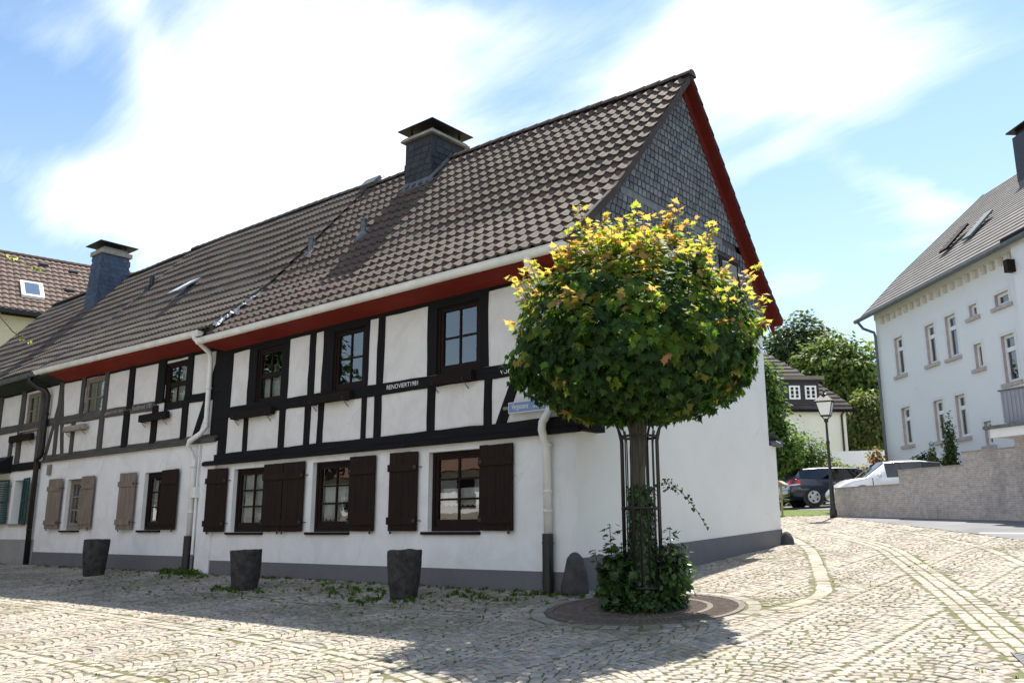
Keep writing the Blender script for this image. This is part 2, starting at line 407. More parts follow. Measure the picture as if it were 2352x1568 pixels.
# strips of bigger setts: centre line, rows, row width, stone length
STRIPS = [(smooth_pl([(-2.5, 13.5), (-.1, 10.1), (2.02, 7.55), (3.52, 4.25), (4.95, 1.05), (5.85, -1.1), (6.2, -1.85), (7.2, -4.2)]), 3, .15, .2),
          (smooth_pl([(-.5, 9.0), (.75, 6.9), (1.5, 5.3), (2.7, 2.5), (3.28, 1.15), (3.38, .3), (3.15, -.9), (2.6, -1.55)]), 1, .24, .3),
          (smooth_pl([(-26, -3.85), (-10.5, -4.14), (-2.58, -4.38), (.79, -4.73), (2.0, -5.05), (4.4, -6.2)]), 2, .15, .2),
          ([(-26, -6.25), (-4.3, -6.33), (-.4, -6.36), (4.4, -7.1)], 1, .17, .24),
          (smooth_pl([(-1.6, 14.9), (1.73, 10.4), (3.47, 7.98), (4.33, 6.35), (5.05, 4.55), (6.8, .8)]), 1, .17, .22),
          ([(-26, -2.05), (-3, -2.15), (.2, -2.05)], 1, .15, .18)]
STONE_COL = [(.36, .322, .268), (.325, .285, .235), (.395, .345, .28), (.285, .258, .222), (.37, .302, .248), (.41, .36, .295), (.315, .288, .255)]
def pavement():
    m = MB(); rnd = random.Random(3)
    grid = {}
    for pl, rows, w, l in STRIPS:
        hw = rows*w/2+.035
        for (x, y, a) in poly_pts(pl, .08): grid.setdefault((int(x//.5), int(y//.5)), []).append((x, y, hw))
    def in_strip(x, y):
        i, j = int(x//.5), int(y//.5)
        for di in (-1, 0, 1):
            for dj in (-1, 0, 1):
                for (a, b, h) in grid.get((i+di, j+dj), ()):
                    if (a-x)**2+(b-y)**2 < h*h: return True
        return False
    def stone(x, y, ang, lx, ly, big=0, base=None):
        lx = lx/2-.0065; ly = ly/2-.007; ca, sa = cos(ang), sin(ang); h = rnd.uniform(-.005, .004)
        tx, ty = rnd.uniform(-.05, .05), rnd.uniform(-.05, .05)
        q = []; 
        for (sx, sy) in ((-1, -1), (1, -1), (1, 1), (-1, 1)):
            q.append((sx*lx*(1+rnd.uniform(-.14, .1)), sy*ly*(1+rnd.uniform(-.14, .1))))
        vs = []
        for k, dz in ((1.0, -.026), (.96, -.006), (.8, .0)):
            for (a, b) in q:
                a2, b2 = a*k, b*k; X = x+ca*a2-sa*b2; Y = y+sa*a2+ca*b2
                vs.append((X, Y, gz(X, Y)+dz+(h+tx*a2+ty*b2 if k < 1 else h)))
        c = jit(base or rnd.choice(STONE_COL), .11, .03)
        q_ = noise.noise(Vector((x*.55, y*.8, 4)))+.5*noise.noise(Vector((x*1.9, y*1.9, 8)))+(.55 if -3.4 < y < 0 and x < 3 else .0)+(.25 if 2.6 < x < 4.4 and -1 < y < 6 else 0)  # moss tint; the front strip also gets house shade put into its colour
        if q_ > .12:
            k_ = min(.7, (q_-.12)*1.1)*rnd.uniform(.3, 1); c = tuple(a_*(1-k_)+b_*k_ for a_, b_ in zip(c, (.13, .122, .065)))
        fs = [(8, 9, 10, 11)]
        for r in (0, 4):
            for i in range(4): fs.append((r+i, r+(i+1) % 4, r+4+(i+1) % 4, r+4+i))
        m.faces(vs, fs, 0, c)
    def blocked(x, y):
        if (x < .03 and y > -.03 and not (y > 7.35 and x > -6)): return True
        if math.dist((x, y), GC) < GR+.24: return True
        if in_asph(x, y): return True
        return in_strip(x, y)
    W_ = 1.25
    def arcs(x0, x1, y0, y1, sx, sy):
        k = 0; x = x0
        while x < x1:
            y = y0 + rnd.uniform(0, .1)
            while y < y1:
                u = -W_/2+.03
                while u < W_/2-.05:
                    l = sx*rnd.uniform(.82, 1.22)
                    if u+l > W_/2: l = W_/2-u
                    if l < .05: break
                    uc = u+l/2; off = .34*(1-(2*uc/W_)**2); X = x+W_/2+uc; Y = y+off
                    ang = math.atan(-.34*8*uc/W_**2)
                    if not blocked(X, Y): stone(X, Y, ang+rnd.uniform(-.05, .05), l/cos(ang)*.97, sy*rnd.uniform(.9, 1.04))
                    u += l
                y += sy*1.02
            x += W_; k += 1
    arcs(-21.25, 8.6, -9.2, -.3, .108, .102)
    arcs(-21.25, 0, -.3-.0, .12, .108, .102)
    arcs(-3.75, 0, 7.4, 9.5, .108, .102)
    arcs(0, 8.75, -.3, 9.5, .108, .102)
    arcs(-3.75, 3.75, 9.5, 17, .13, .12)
    for pl, rows, w, l in STRIPS:
        for r in range(rows):
            o = (r-(rows-1)/2)*w
            for (x, y, a) in poly_pts(pl, l):
                X = x-sin(a)*o; Y = y+cos(a)*o
                if X < .03 and Y > -.03 and Y < 7.4: continue
                if math.dist((X, Y), GC) < GR+.26 or in_asph(X, Y): continue
                stone(X, Y, a+rnd.uniform(-.03, .03), l*rnd.uniform(.93, 1.0), w*.97, 1, rnd.choice([(.35, .315, .265), (.33, .292, .243), (.37, .33, .272)]))
    n = 36
    for i in range(n):
        a = 2*pi*(i+.5)/n; R = GR+.115
        X, Y = GC[0]+R*cos(a), GC[1]+R*sin(a)
        stone(X, Y, a+pi/2, 2*pi*R/n*.97, .19, 1, (.31, .285, .25))
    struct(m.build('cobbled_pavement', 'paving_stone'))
pavement()

# ------------------------------------------------------------------ facade pieces (front faces -Y at y = 0)
def wall_grid(m, x0, x1, z0, z1, holes, y=0, mi=0, depth=.16, room=.7, mr=1, mrev=None):
    """wall sheet facing -Y with real openings, reveals and a dark room behind each"""
    xs = sorted({x0, x1, *[h[0] for h in holes], *[h[1] for h in holes]}); zs = sorted({z0, z1, *[h[2] for h in holes], *[h[3] for h in holes]})
    xs = [x for x in xs if x0 <= x <= x1]; zs = [z for z in zs if z0 <= z <= z1]
    for a, b in zip(xs, xs[1:]):
        for c, d in zip(zs, zs[1:]):
            cx, cz = (a+b)/2, (c+d)/2
            if any(h[0] < cx < h[1] and h[2] < cz < h[3] for h in holes): continue
            m.face([(a, y, c), (b, y, c), (b, y, d), (a, y, d)], mi)
    for (a, b, c, d) in holes:
        y1 = y+depth; y2 = y+depth+room; rv = mi if mrev is None else mrev
        m.face([(a, y, c), (a, y, d), (a, y1, d), (a, y1, c)], rv); m.face([(b, y, c), (b, y1, c), (b, y1, d), (b, y, d)], rv)
        m.face([(a, y, d), (b, y, d), (b, y1, d), (a, y1, d)], rv); m.face([(a, y, c), (a, y1, c), (b, y1, c), (b, y, c)], rv)
        m.face([(a, y1, c), (a, y1, d), (a, y2, d), (a, y2, c)], mr); m.face([(b, y1, c), (b, y2, c), (b, y2, d), (b, y1, d)], mr)
        m.face([(a, y1, d), (b, y1, d), (b, y2, d), (a, y2, d)], mr); m.face([(a, y1, c), (a, y2, c), (b, y2, c), (b, y1, c)], mr)
        m.face([(a, y2, c), (a, y2, d), (b, y2, d), (b, y2, c)], mr)

def window(parent, x0, x1, z0, z1, cols, rows, y, fr='frame_brown', fw=.07, sw=.06, mun=.035, curtain=None, bottom=.13, sill=None, label=None, gap=None):
    """casement: outer frame, sash, muntins = the window mesh; children pane, curtain, sill"""
    m = MB(); d0, d1 = y, y+.07
    def ring(a, b, c, d, w, ya, yb, wb=None):
        wb = wb or w
        m.box(a, a+w, ya, yb, c, d); m.box(b-w, b, ya, yb, c, d); m.box(a+w, b-w, ya, yb, d-w, d); m.box(a+w, b-w, ya, yb, c, c+wb)
    ring(x0, x1, z0, z1, fw, d0, d1)
    a, b, c, d = x0+fw, x1-fw, z0+fw, z1-fw
    ring(a+.002, b-.002, c+.002, d-.002, sw, d0+.018, d1+.012, bottom)
    a, b, c, d = a+sw, b-sw, c+bottom, d-sw
    for i in range(1, cols):
        x = a+(b-a)*i/cols; m.box(x-mun/2, x+mun/2, d0+.03, d1, c, d)
    for i in range(1, rows):
        z = c+(d-c)*i/rows; h = mun if not gap or i != gap else mun*3.2
        m.box(a, b, d0+.032, d1-.002, z-h/2, z+h/2)
    w = m.build('window', fr, parent)
    if label: w['label'] = label
    p = MB(); p.face([(a, d0+.05, c), (b, d0+.05, c), (b, d0+.05, d), (a, d0+.05, d)]); adopt(p.build('pane', 'window_glass'), w)
    if curtain:
        q = MB(); n = 40; yy = d1+.07
        spans = curtain   # list of (z fraction lo, hi, scallop)
        for (f0, f1, sc, xa, xb) in spans:
            za, zb = c+(d-c)*f0, c+(d-c)*f1; A, B = a-.03+(b-a+.06)*xa, a-.03+(b-a+.06)*xb; pv = None
            for i in range(n+1):
                t = i/n; X = A+(B-A)*t; Yo = yy+.02*sin(t*55*(xb-xa)+1)+.008*sin(t*131); zl = za+sc*abs(sin(t*9*pi))
                cur = ((X, Yo, zl), (X, Yo+.004, zb))
                if pv: q.face([pv[0], cur[0], cur[1], pv[1]])
                pv = cur
        adopt(q.build('curtain', 'curtain', smooth=True), w)
    if sill:
        s = MB(); (sx0, sx1, out, mat) = sill
        s.box(sx0, sx1, -out, y+.03, z0-.055, z0-.004); adopt(s.build('sill', mat), w)
    return w

def shutter(parent, x0, x1, z0, z1, mat, hinge, y=-.045, boards=4, bz=(.13, .80), bh=.13, label=None, louvre=False, ang=0):
    """ledged board shutter folded back on the wall; hinge: 'l' or 'r' is the side of its hinges"""
    m = MB(); t = .028; w = (x1-x0); hx = x0 if hinge == 'l' else x1
    def P(x, yy):  # swing out a little round the hinge
        dx = x-hx; return (hx+dx*cos(ang), yy-abs(dx)*sin(ang))
    def bx(xa, xb, ya, yb, za, zb):
        a0 = P(xa, ya); a1 = P(xb, ya); b1 = P(xb, yb); b0 = P(xa, yb)
        M.hexa([(*a0, za), (*a1, za), (*b1, za), (*b0, za), (*a0, zb), (*a1, zb), (*b1, zb), (*b0, zb)])
    M = m
    if louvre:
        bx(x0, x0+.05, y-t, y, z0, z1); bx(x1-.05, x1, y-t, y, z0, z1)
        for za, zb in ((z0, z0+.07), (z1-.07, z1), ((z0+z1)/2-.03, (z0+z1)/2+.03)): bx(x0+.05, x1-.05, y-t, y, za, zb)
        n = 22
        for i in range(n):
            z = z0+.08+(z1-z0-.16)*i/n; xa, xb = x0+.05, x1-.05; a0 = P(xa, y-t); a1 = P(xb, y-t); b1 = P(xb, y); b0 = P(xa, y)
            m.face([(*a0, z), (*a1, z), (*b1, z+.045), (*b0, z+.045)])
    else:
        for i in range(boards):
            a = x0+w*i/boards; b = x0+w*(i+1)/boards; bx(a+.002, b-.002, y-t, y-random.uniform(0, .002), z0+random.uniform(0, .006), z1-random.uniform(0, .008))
    o = m.build('shutter', mat, parent)
    if label: o['label'] = label
    if not louvre:
        for f in bz:
            M = MB(); zc = z0+(z1-z0)*f; bx(x0-.022 if hinge == 'r' else x0+.0, x1-.0 if hinge == 'r' else x1+.0, y-t-.026, y-t-.001, zc-bh/2, zc+bh/2); adopt(M.build('batten', mat), o)
    for f in bz if not louvre else (.12, .86):
        M = MB(); zc = z0+(z1-z0)*f; e = hx; q = .05 if hinge == 'r' else -.05
        M.tube([(e, y-.02, zc), (e+q*.6, y-.015, zc), (e+q, -.002, zc)], .009, 6); M.box(min(e, e-q*1.6), max(e, e-q*1.6), y-.064 if not louvre else y-.035, y-.056 if not louvre else y-.03, zc-.03, zc+.03)
        adopt(M.build('hinge', 'iron_dark'), o)
    M = MB(); e = x0+.06 if hinge == 'r' else x1-.06
    M.tube([(e, y-.0, z0-.015), (e, y-.05, z0-.03), (e, y-.055, z0+.05)], .008, 6); M.box(e-.022, e+.022, y-.06, y-.05, z0-.05, z0+.02)
    adopt(M.build('catch', 'iron_dark'), o)
    return o

def beam(parent, name, p0, p1, w0, w1=None, y0=-.028, y1=.03, mat='timber_black', label=None):
    """squared, slightly crooked timber between two points of the facade; w = width"""
    w1 = w1 or w0; m = MB(); p0 = Vector((p0[0], 0, p0[1])); p1 = Vector((p1[0], 0, p1[1])); d = (p1-p0); n = max(2, int(d.length/.35)+1)
    side = Vector((d.z, 0, -d.x)).normalized(); sd_ = random.random()*50; rows = []
    for i in range(n+1):
        t = i/n; c = p0+d*t; w = w0+(w1-w0)*t
        e0 = noise.noise(Vector((t*d.length*1.7, sd_, 0)))*.022; e1 = noise.noise(Vector((t*d.length*1.7, sd_+9, 0)))*.022
        a = c-side*(w/2+e0); b = c+side*(w/2+e1); dy = noise.noise(Vector((t*d.length*1.5, sd_+20, 0)))*.006
        rows.append([(a.x, y1, a.z), (a.x, y0+dy+.006, a.z), (a.x+side.x*.008, y0+dy, a.z+side.z*.008), (b.x-side.x*.008, y0+dy, b.z-side.z*.008), (b.x, y0+dy+.006, b.z), (b.x, y1, b.z)])
    base = 0
    for r in rows: m.v += r
    for i in range(n):
        for j in range(5): m.f.append((i*6+j, i*6+j+1, (i+1)*6+j+1, (i+1)*6+j)); m.m.append(0); m.c.append(None)
    m.f.append(tuple(range(6))); m.f.append(tuple(n*6+j for j in range(6))); m.m += [0, 0]; m.c += [None, None]
    o = m.build(name, mat, parent)
    if label: o['label'] = label
    return o
def posts(parent, spans, z0, z1, mat):
    for (a, b) in spans: beam(parent, 'timber_post', ((a+b)/2, z0), ((a+b)/2+random.uniform(-.012, .012), z1), b-a, (b-a)*random.uniform(.95, 1.02), mat=mat)

def roof_profile(dz): return [(-.47, 5.34+dz), (1.0, 6.70+dz), (3.86, 10.02+dz)]
def roof_tiles(x0, x1, prof, tw, pitch, base, xt=None, humps=1, amp=.028, seed=1, mess=.1, rev=False, th=.045, drop=0, rise=0):
    """real overlapping pantiles; xt(t) gives the left/right shift along the slope"""
    m = MB(); rnd = random.Random(seed); L = [0]
    for a, b in zip(prof, prof[1:]): L.append(L[-1]+math.dist(a, b))
    def at(t):
        for i in range(len(prof)-1):
            if t <= L[i+1] or i == len(prof)-2:
                k = (t-L[i])/(L[i+1]-L[i]); a, b = prof[i], prof[i+1]; dy, dz = (b[0]-a[0])/(L[i+1]-L[i]), (b[1]-a[1])/(L[i+1]-L[i])
                return a[0]+(b[0]-a[0])*k, a[1]+(b[1]-a[1])*k, -dz, dy
    n = int(round(L[-1]/pitch)); ph = L[-1]/n; nx = int(round((x1-x0)/tw)); sg = -1 if not rev else 1
    seg = 7*humps
    for j in range(n):
        t0 = j*ph-.03; t1 = min((j+1)*ph+.02, L[-1])
        ya, za, ny, nz = at(max(0, t0)); yb, zb, ny2, nz2 = at(t1)
        sh0 = xt(t0/L[-1]) if xt else 0; sh1 = xt(t1/L[-1]) if xt else 0
        for i in range(nx):
            c = jit(base, mess, .05); dx = rnd.uniform(-.004, .004); dh = rnd.uniform(-.003, .006); dt = rnd.uniform(-.006, .006); dh += .012*(rnd.random() < .02)
            w = (x1-x0)/nx; xa = x0+i*w; pr = []
            for q in range(seg+1):
                u = q/seg; ph_ = (u*humps) % 1.0
                if q == seg: ph_ = 1.0
                h = amp*(.5-.5*cos(2*pi*min(1, ph_/.62))) if ph_ < .62 else amp*-.12*sin(pi*(ph_-.62)/.38)
                pr.append((xa+u*(w+.008)+dx, h))
            vs = []
            for (x, h) in pr:
                b_ = th+h+dh; sg_ = .05*noise.noise(Vector((x*.35, j*.12, seed)))+.02*noise.noise(Vector((x*.9, j*.3, seed+7))); q0 = -drop*(x-x0)*max(0, 1-t0/L[-1])+rise*(x1-x)*max(0, t0)/L[-1]+sg_; q1 = -drop*(x-x0)*(1-t1/L[-1])+rise*(x1-x)*t1/L[-1]+sg_
                vs.append((x+sh0, ya+ny*(b_-th*.9)+dt*nz*0, za+nz*(b_-th*.9)+q0))
                vs.append((x+sh0, ya+ny*b_, za+nz*b_+q0))
                vs.append((x+sh1, yb+ny2*(h*.9+.004), zb+nz2*(h*.9+.004)+q1))
            fs = []
            for q in range(seg):
                a = q*3; b = a+3; fs += [(a, b, b+1, a+1), (a+1, b+1, b+2, a+2)]
            m.faces(vs, fs, 0, c)
    return m
def ridge(m, x0, x1, y, z, base, r=.13, l=.36, slope=0, rise=0):
    n = int((x1-x0)/l)
    for i in range(n):
        a = x0+(x1-x0)*i/n; b = x0+(x1-x0)*(i+1)/n+.03; c = jit(base, .12); ra, rb = r*1.06, r*.97; vs = []
        for (x, q) in ((a, rb), (b, ra*1.04)):
            for k in range(8):
                g = pi*k/7; vs.append((x, y-q*1.05*cos(g), z-.05+q*sin(g)+rise*(x1-x)+.05*noise.noise(Vector((x*.35, 1.8, 2)))+random.uniform(-.006, .006)))
        m.faces(vs, [(k, k+1, 9+k, 8+k) for k in range(7)]+[tuple(range(8)), tuple(range(15, 7, -1))], 0, c)
def gutter(parent, x0, x1, y, z, mat, r=.08, slope=0):
    m = MB(); n = 10; vs = []; V_ = 1.5
    xs = (x0, x1)
    for x in xs:
        for k in range(n+1):
            g = pi*k/n; vs.append((x, y-r*cos(g), z-r*sin(g)*V_+slope*(x-x0)))
        for k in range(n, -1, -1):
            g = pi*k/n; vs.append((x, y-(r-.008)*cos(g), z-(r-.008)*sin(g)*V_+slope*(x-x0)))
    N_ = 2*(n+1); m.faces(vs, [(k, (k+1) % N_, N_+(k+1) % N_, N_+k) for k in range(N_)]+[tuple(range(n+1)), tuple(range(N_+n, N_-1, -1))])
    m.tube([(x0, y-r, z+.004), (x1, y-r, z+.004+slope*(x1-x0))], .011, 6)
    x = x0+.35
    while x < x1:
        vs = []
        for dx in (-.018, .018):
            for k in range(n+1):
                g = pi*k/n; vs.append((x+dx, y-(r+.004)*cos(g), z-(r+.004)*sin(g)*V_+slope*(x-x0)))
        m.faces(vs, [(k, k+1, n+2+k, n+1+k) for k in range(n)]); x += .78
    return m.build('gutter', mat, parent)
def slates(m, O, U, V, poly_in, w, h, base, shear=0, lift=.012, nrm=None, var=.22, u1=8, v1=6):
    """overlapping slates on the plane O + u U + v V wherever poly_in(u, v)"""
    O = Vector(O); U = Vector(U); V = Vector(V); Nn = Vector(nrm)
    v = 0; r = 0
    while v < v1:
        u = -w*random.random()-shear
        while u < u1:
            ww = w*random.uniform(.8, 1.2); cx, cy = u+ww/2+shear*h/2, v+h/2
            if poly_in(cx, cy):
                j = random.uniform(-.006, .006); g_ = .011; a = [(u+g_, v-.012+j), (u+ww-g_, v-.012+random.uniform(-.008, .008)), (u+ww-g_+shear*h, v+h), (u+g_+shear*h, v+h)]
                l0 = lift+random.uniform(0, .006)
                pts = [O+U*p+V*q+Nn*(l0 if k < 2 else .002) for k, (p, q) in enumerate(a)]
                c = jit(base, var, .05); m.face(pts, 0, c)
                lo = [O+U*a[0][0]+V*a[0][1], O+U*a[1][0]+V*a[1][1]]; m.face([lo[0], lo[1], pts[1], pts[0]], 0, c)
            u += ww
        v += h; r += 1

def text_mesh(s, name, mat, parent, x0, x1, z, y, h=None, extr=.001, italic=False):
    cu = bpy.data.curves.new(name, 'FONT'); cu.body = s; cu.size = 1; cu.extrude = 0; cu.resolution_u = 3
    o = bpy.data.objects.new(name, cu); COL.objects.link(o); bpy.context.view_layer.update()
    me = bpy.data.meshes.new_from_object(o.evaluated_get(bpy.context.evaluated_depsgraph_get())); bpy.data.objects.remove(o)
    xs = [v.co.x for v in me.vertices]; ys = [v.co.y for v in me.vertices]; w = max(xs)-min(xs); hh = max(ys)-min(ys); mx = min(xs); my = min(ys)
    hs = (h or hh*(x1-x0)/w)
    for v in me.vertices:
        a = (v.co.x-mx)/w; b = (v.co.y-my)/hh; v.co = (x0+(x1-x0)*a, y, z+hs*b)
    me.materials.clear(); me.materials.append(MATS[mat]); r = bpy.data.objects.new(name, me); COL.objects.link(r)
    return adopt(r, parent) if parent else r
def window_box(label, x0, x1, z0, z1, mat, y=-.045, dep=.11, endmat=None):
    t = thing('window_box', label, 'window box', ((x0+x1)/2, y-dep/2, z0), 'empty window boxes below the upper windows')
    b = MB(); th = .02; f = y-dep
    b.box(x0, x1, f, f+th, z0, z1); b.box(x0, x1, y-th, y, z0, z1-.02); b.box(x0, x0+th, f+th, y-th, z0, z1); b.box(x1-th, x1, f+th, y-th, z0, z1); b.box(x0+th, x1-th, f+th, y-th, z0, z0+th)
    adopt(b.build('box', mat), t)
    for x in (x0+.12, x1-.2):
        k = MB(); k.tube([(x, .0, z0-.012), (x, f-.012, z0-.012), (x, f-.012, z0+.06)], .009, 6); k.tube([(x, 0, z0-.13), (x, f+.04, z0-.02)], .007, 6); adopt(k.build('bracket', 'iron_dark'), t)

# ------------------------------------------------------------------ corner house
A_ = thing('timber_house', 'black and white half-timbered corner house with slate gable, red eaves board and big square chimney', 'house', (-5, 3.5, 0))
def house_a():
    up = [(-8.80, -7.79, 3.58, 4.90), (-6.08, -5.08, 3.60, 4.93), (-3.10, -2.02, 3.60, 4.93)]
    gr = [(-9.44, -8.18, .90, 2.27), (-6.59, -5.36, .90, 2.27), (-3.25, -2.01, .90, 2.27)]
    m = MB(); wall_grid(m, -10.15, 0, -.9, 2.42, gr, 0, 0, .13); wall_grid(m, -10.15, 0, 2.42, 5.32, up, 0, 2, .05)
    # gable wall (x = 0) and low annex, then back and hidden side
    gab = [(0, 0, -.9), (0, 7.02, -.9), (0, 7.02, 5.4), (0, 6.6, 5.9), (0, 3.86, 9.72), (0, 1.0, 6.45), (0, 0, 5.32)]
    m.face(gab, 3)
    m.box(-6, -.004, 7.0, 7.36, -.9, 2.72, 3)
    m.face([(-10.15, 7.02, -.9), (-10.15, 7.02, 5.4), (0, 7.02, 5.4), (0, 7.02, -.9)], 3)
    m.face([(-10.15, 0, -.9), (-10.15, 0, 5.3), (-10.15, 3.86, 9.7), (-10.15, 7.02, 5.4), (-10.15, 7.02, -.9)], 3)
    m.build('wall', ['plaster_white', 'room_dark', 'plaster_panel', 'plaster_gable'], A_)
    p = MB(); p.box(-10.15, .012, -.02, .0, -.9, .29); p.face([(.012, -.02, -.9), (.012, 7.4, -.9), (.012, 7.38, .965), (.012, 2.29, .66), (.012, .7, .53), (.012, -.02, .5)])
    p.box(-6, .012, 7.36, 7.385, -.9, .96)
    p.build('plinth', 'plinth_grey', A_)
    B = 'timber_black'; H = 'timber_black_flat'
    posts(A_, [(-10.2, -9.78), (-9.10, -8.79), (-7.80, -7.60), (-6.88, -6.68), (-6.43, -6.07), (-5.09, -4.98), (-4.72, -4.54), (-3.33, -3.09), (-2.03, -1.83), (-.3, .0)], 3.66, 5.0, B)
    posts(A_, [(-10.2, -9.84), (-9.16, -8.99), (-7.82, -7.62), (-6.94, -6.75), (-6.50, -6.32), (-5.13, -4.99), (-4.75, -4.56), (-3.31, -3.12), (-1.93, -1.75), (-.33, .0)], 2.58, 3.46, B)
    beam(A_, 'timber_rail', (-10.2, 3.575), (0.01, 3.53), .24, .2, y0=-.034, mat=H)
    beam(A_, 'timber_plate', (-10.2, 5.08), (.02, 5.12), .26, .26, y0=-.034, mat=H)
    beam(A_, 'timber_sill', (-10.22, 2.53), (.22, 2.56), .20, y0=-.06, mat=H)
    for (a, b) in ((-8.9, -7.7), (-6.2, -5.0), (-3.2, -1.95)): beam(A_, 'timber_head', (a, 4.955), (b, 4.955), .14, y0=-.03, mat=H)
    beam(A_, 'timber_brace', (-1.56, 2.60), (-1.16, 3.46), .21, .18, mat=B)
    l = MB(); l.box(-10.62, .10, -.115, -.02, 2.39, 2.47); l.face([(-10.62, -.115, 2.472), (.1, -.115, 2.472), (.1, -.06, 2.50), (-10.62, -.06, 2.50)])
    l.box(.0, .16, -.05, .55, 2.42, 2.55); l.box(.0, .3, -.058, .3, 2.55, 2.66); l.build('ledge', H, A_)
    # windows
    window(A_, *up[0], 2, 2, .012, curtain=[(.0, .46, .05, 0, 1)], gap=1, label='upper window with a short lace curtain in its lower panes'); window(A_, *up[1], 2, 2, .012, label='dark upper window with four empty panes')
    window(A_, *up[2], 2, 2, .012, label='upper window whose panes mirror the sky')
    lace = [(.0, 1.0, 0, 0, 1)]
    window(A_, *gr[0], 2, 3, .10, curtain=lace, sill=(-9.56, -8.19, .06, 'box_brown'), label='ground floor window with full white curtains')
    window(A_, *gr[1], 2, 3, .10, curtain=[(.35, .70, .03, 0, 1), (.0, .33, .06, 0, .35)], sill=(-6.70, -5.36, .06, 'box_brown'), label='ground floor window with a lace half curtain')
    window(A_, *gr[2], 2, 3, .10, curtain=[(.22, .52, .03, 0, 1)], sill=(-3.37, -1.99, .06, 'box_brown'), label='ground floor window with a narrow lace strip, nearest the corner')
    for (a, b, hg, an) in ((-10.29, -9.6, 'r', .12), (-8.19, -7.5, 'l', .0), (-7.46, -6.78, 'r', .02), (-5.35, -4.61, 'l', .0), (-4.17, -3.47, 'r', .05), (-1.97, -1.24, 'l', .0)):
        shutter(A_, a, b, .905, 2.31, 'shutter_brown', hg, ang=an)
    # eaves
    f = MB(); f.hexa([(-10.12, -.03, 5.045), (.16, -.03, 5.045), (.16, -.02, 5.10), (-10.3, -.02, 5.10), (-10.4, -.43, 5.16), (.16, -.43, 5.16), (.16, -.43, 5.22), (-10.4, -.43, 5.22)]); f.build('eaves_board', 'fascia_red', A_)
    gutter(A_, -10.55, .22, -.5, 5.30, 'gutter_white')
    # roof
    pr = roof_profile(0)
    xt = lambda t: .55*t*0
    r = roof_tiles(-10.2, .2, pr, .245, .385, (.098, .073, .061), humps=1, amp=.05, seed=2, mess=.13, th=.06, rise=.024)
    ro = r.build('roof', 'roof_tile', A_)
    k = MB(); bp = [(7.62, 5.55), (6.6, 6.62), (3.86, 10.02)]
    for a, b in zip(bp, bp[1:]): k.face([(-10.2, a[0], a[1]), (-10.2, b[0], b[1]), (.2, b[0], b[1]), (.2, a[0], a[1])], 0, (.1, .08, .07))
    # underside of the verges
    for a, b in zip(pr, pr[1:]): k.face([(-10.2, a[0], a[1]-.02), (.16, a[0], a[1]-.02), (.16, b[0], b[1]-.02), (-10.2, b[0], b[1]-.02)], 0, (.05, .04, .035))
    adopt(k.build('roof_back', 'roof_tile'), ro)
    q = MB(); ridge(q, -10.0, .24, 3.86, 10.05, (.095, .072, .062), rise=.024); adopt(q.build('ridge_tiles', 'roof_tile'), ro)
    # near verge: brown edge tiles; far verge: red boards seen from below with stepped tiles
    v = MB()
    for a, b in zip(pr, pr[1:]): v.hexa([(.13, a[0], a[1]-.16), (.215, a[0], a[1]-.13), (.215, b[0], b[1]-.13), (.13, b[0], b[1]-.13), (.13, a[0], a[1]+.05), (.215, a[0], a[1]+.05), (.215, b[0], b[1]+.05), (.13, b[0], b[1]+.05)], 0, (.06, .045, .04))
    n = 15
    for (a, b, cnt) in ((bp[0], bp[1], 6), (bp[1], bp[2], 13)):
        for i in range(cnt):
            t0, t1 = i/cnt, (i+1)/cnt+.03; y0, z0 = a[0]+(b[0]-a[0])*t0, a[1]+(b[1]-a[1])*t0; y1, z1 = a[0]+(b[0]-a[0])*t1, a[1]+(b[1]-a[1])*t1
            v.hexa([(-.2, y0, z0-.03), (.25, y0, z0-.03), (.25, y1, z1-.06), (-.2, y1, z1-.06), (-.2, y0+.02, z0+.05), (.25, y0+.02, z0+.05), (.25, y1+.01, z1+.0), (-.2, y1+.01, z1+.0)], 0, jit((.055, .045, .04)))
    adopt(v.build('verge_tiles', 'roof_tile'), ro)
    w = MB()
    for a, b in zip(bp, bp[1:]):
        w.hexa([(.01, a[0], a[1]-.1), (.235, a[0], a[1]-.1), (.235, b[0], b[1]-.1), (.01, b[0], b[1]-.1), (.01, a[0], a[1]-.05), (.235, a[0], a[1]-.05), (.235, b[0], b[1]-.05), (.01, b[0], b[1]-.05)])
        w.hexa([(.015, a[0]-.02, a[1]-.34), (.045, a[0]-.02, a[1]-.34), (.045, b[0], b[1]-.40), (.015, b[0], b[1]-.40), (.015, a[0], a[1]-.1), (.045, a[0], a[1]-.1), (.045, b[0], b[1]-.1), (.015, b[0], b[1]-.1)])
    adopt(w.build('verge_board', 'verge_red'), ro)
    # slate gable
    s = MB()
    def ins(y, z):
        z += 5.3
        lim_l = (z-5.36)/1.11-.4 if z < 6.7 else 1.0+(z-6.72)/1.162
        lim_r = 7.05 if z < 5.6 else 6.72-(z-6.25)/1.25
        return lim_l+.08 < y < lim_r and not (6.78 < z < 6.98) and not (5.05 < y < 5.98 and 5.75 < z < 6.6) and z < 9.72
    slates(s, (.006, 0, 5.3), (0, 1, 0), (0, 0, 1), ins, .14, .15, (.155, .162, .178), .5, .03, (1, 0, 0), .3, 8, 4.6)
    for i in range(9):
        y0 = 1.42+i*.43; s.face([(.02, y0, 6.78), (.02, min(y0+.425, 5.62), 6.78), (.012, min(y0+.425, 5.55), 6.985), (.012, y0, 6.985)], 0, jit((.165, .172, .19), .06))
    s.face([(.004, 0, 5.3), (.004, 7.02, 5.3), (.004, 7.02, 5.42), (.004, 6.6, 5.92), (.004, 3.86, 9.74), (.004, 1.0, 6.47)], 0, (.06, .06, .065))
    s.build('gable_slates', 'slate', A_)
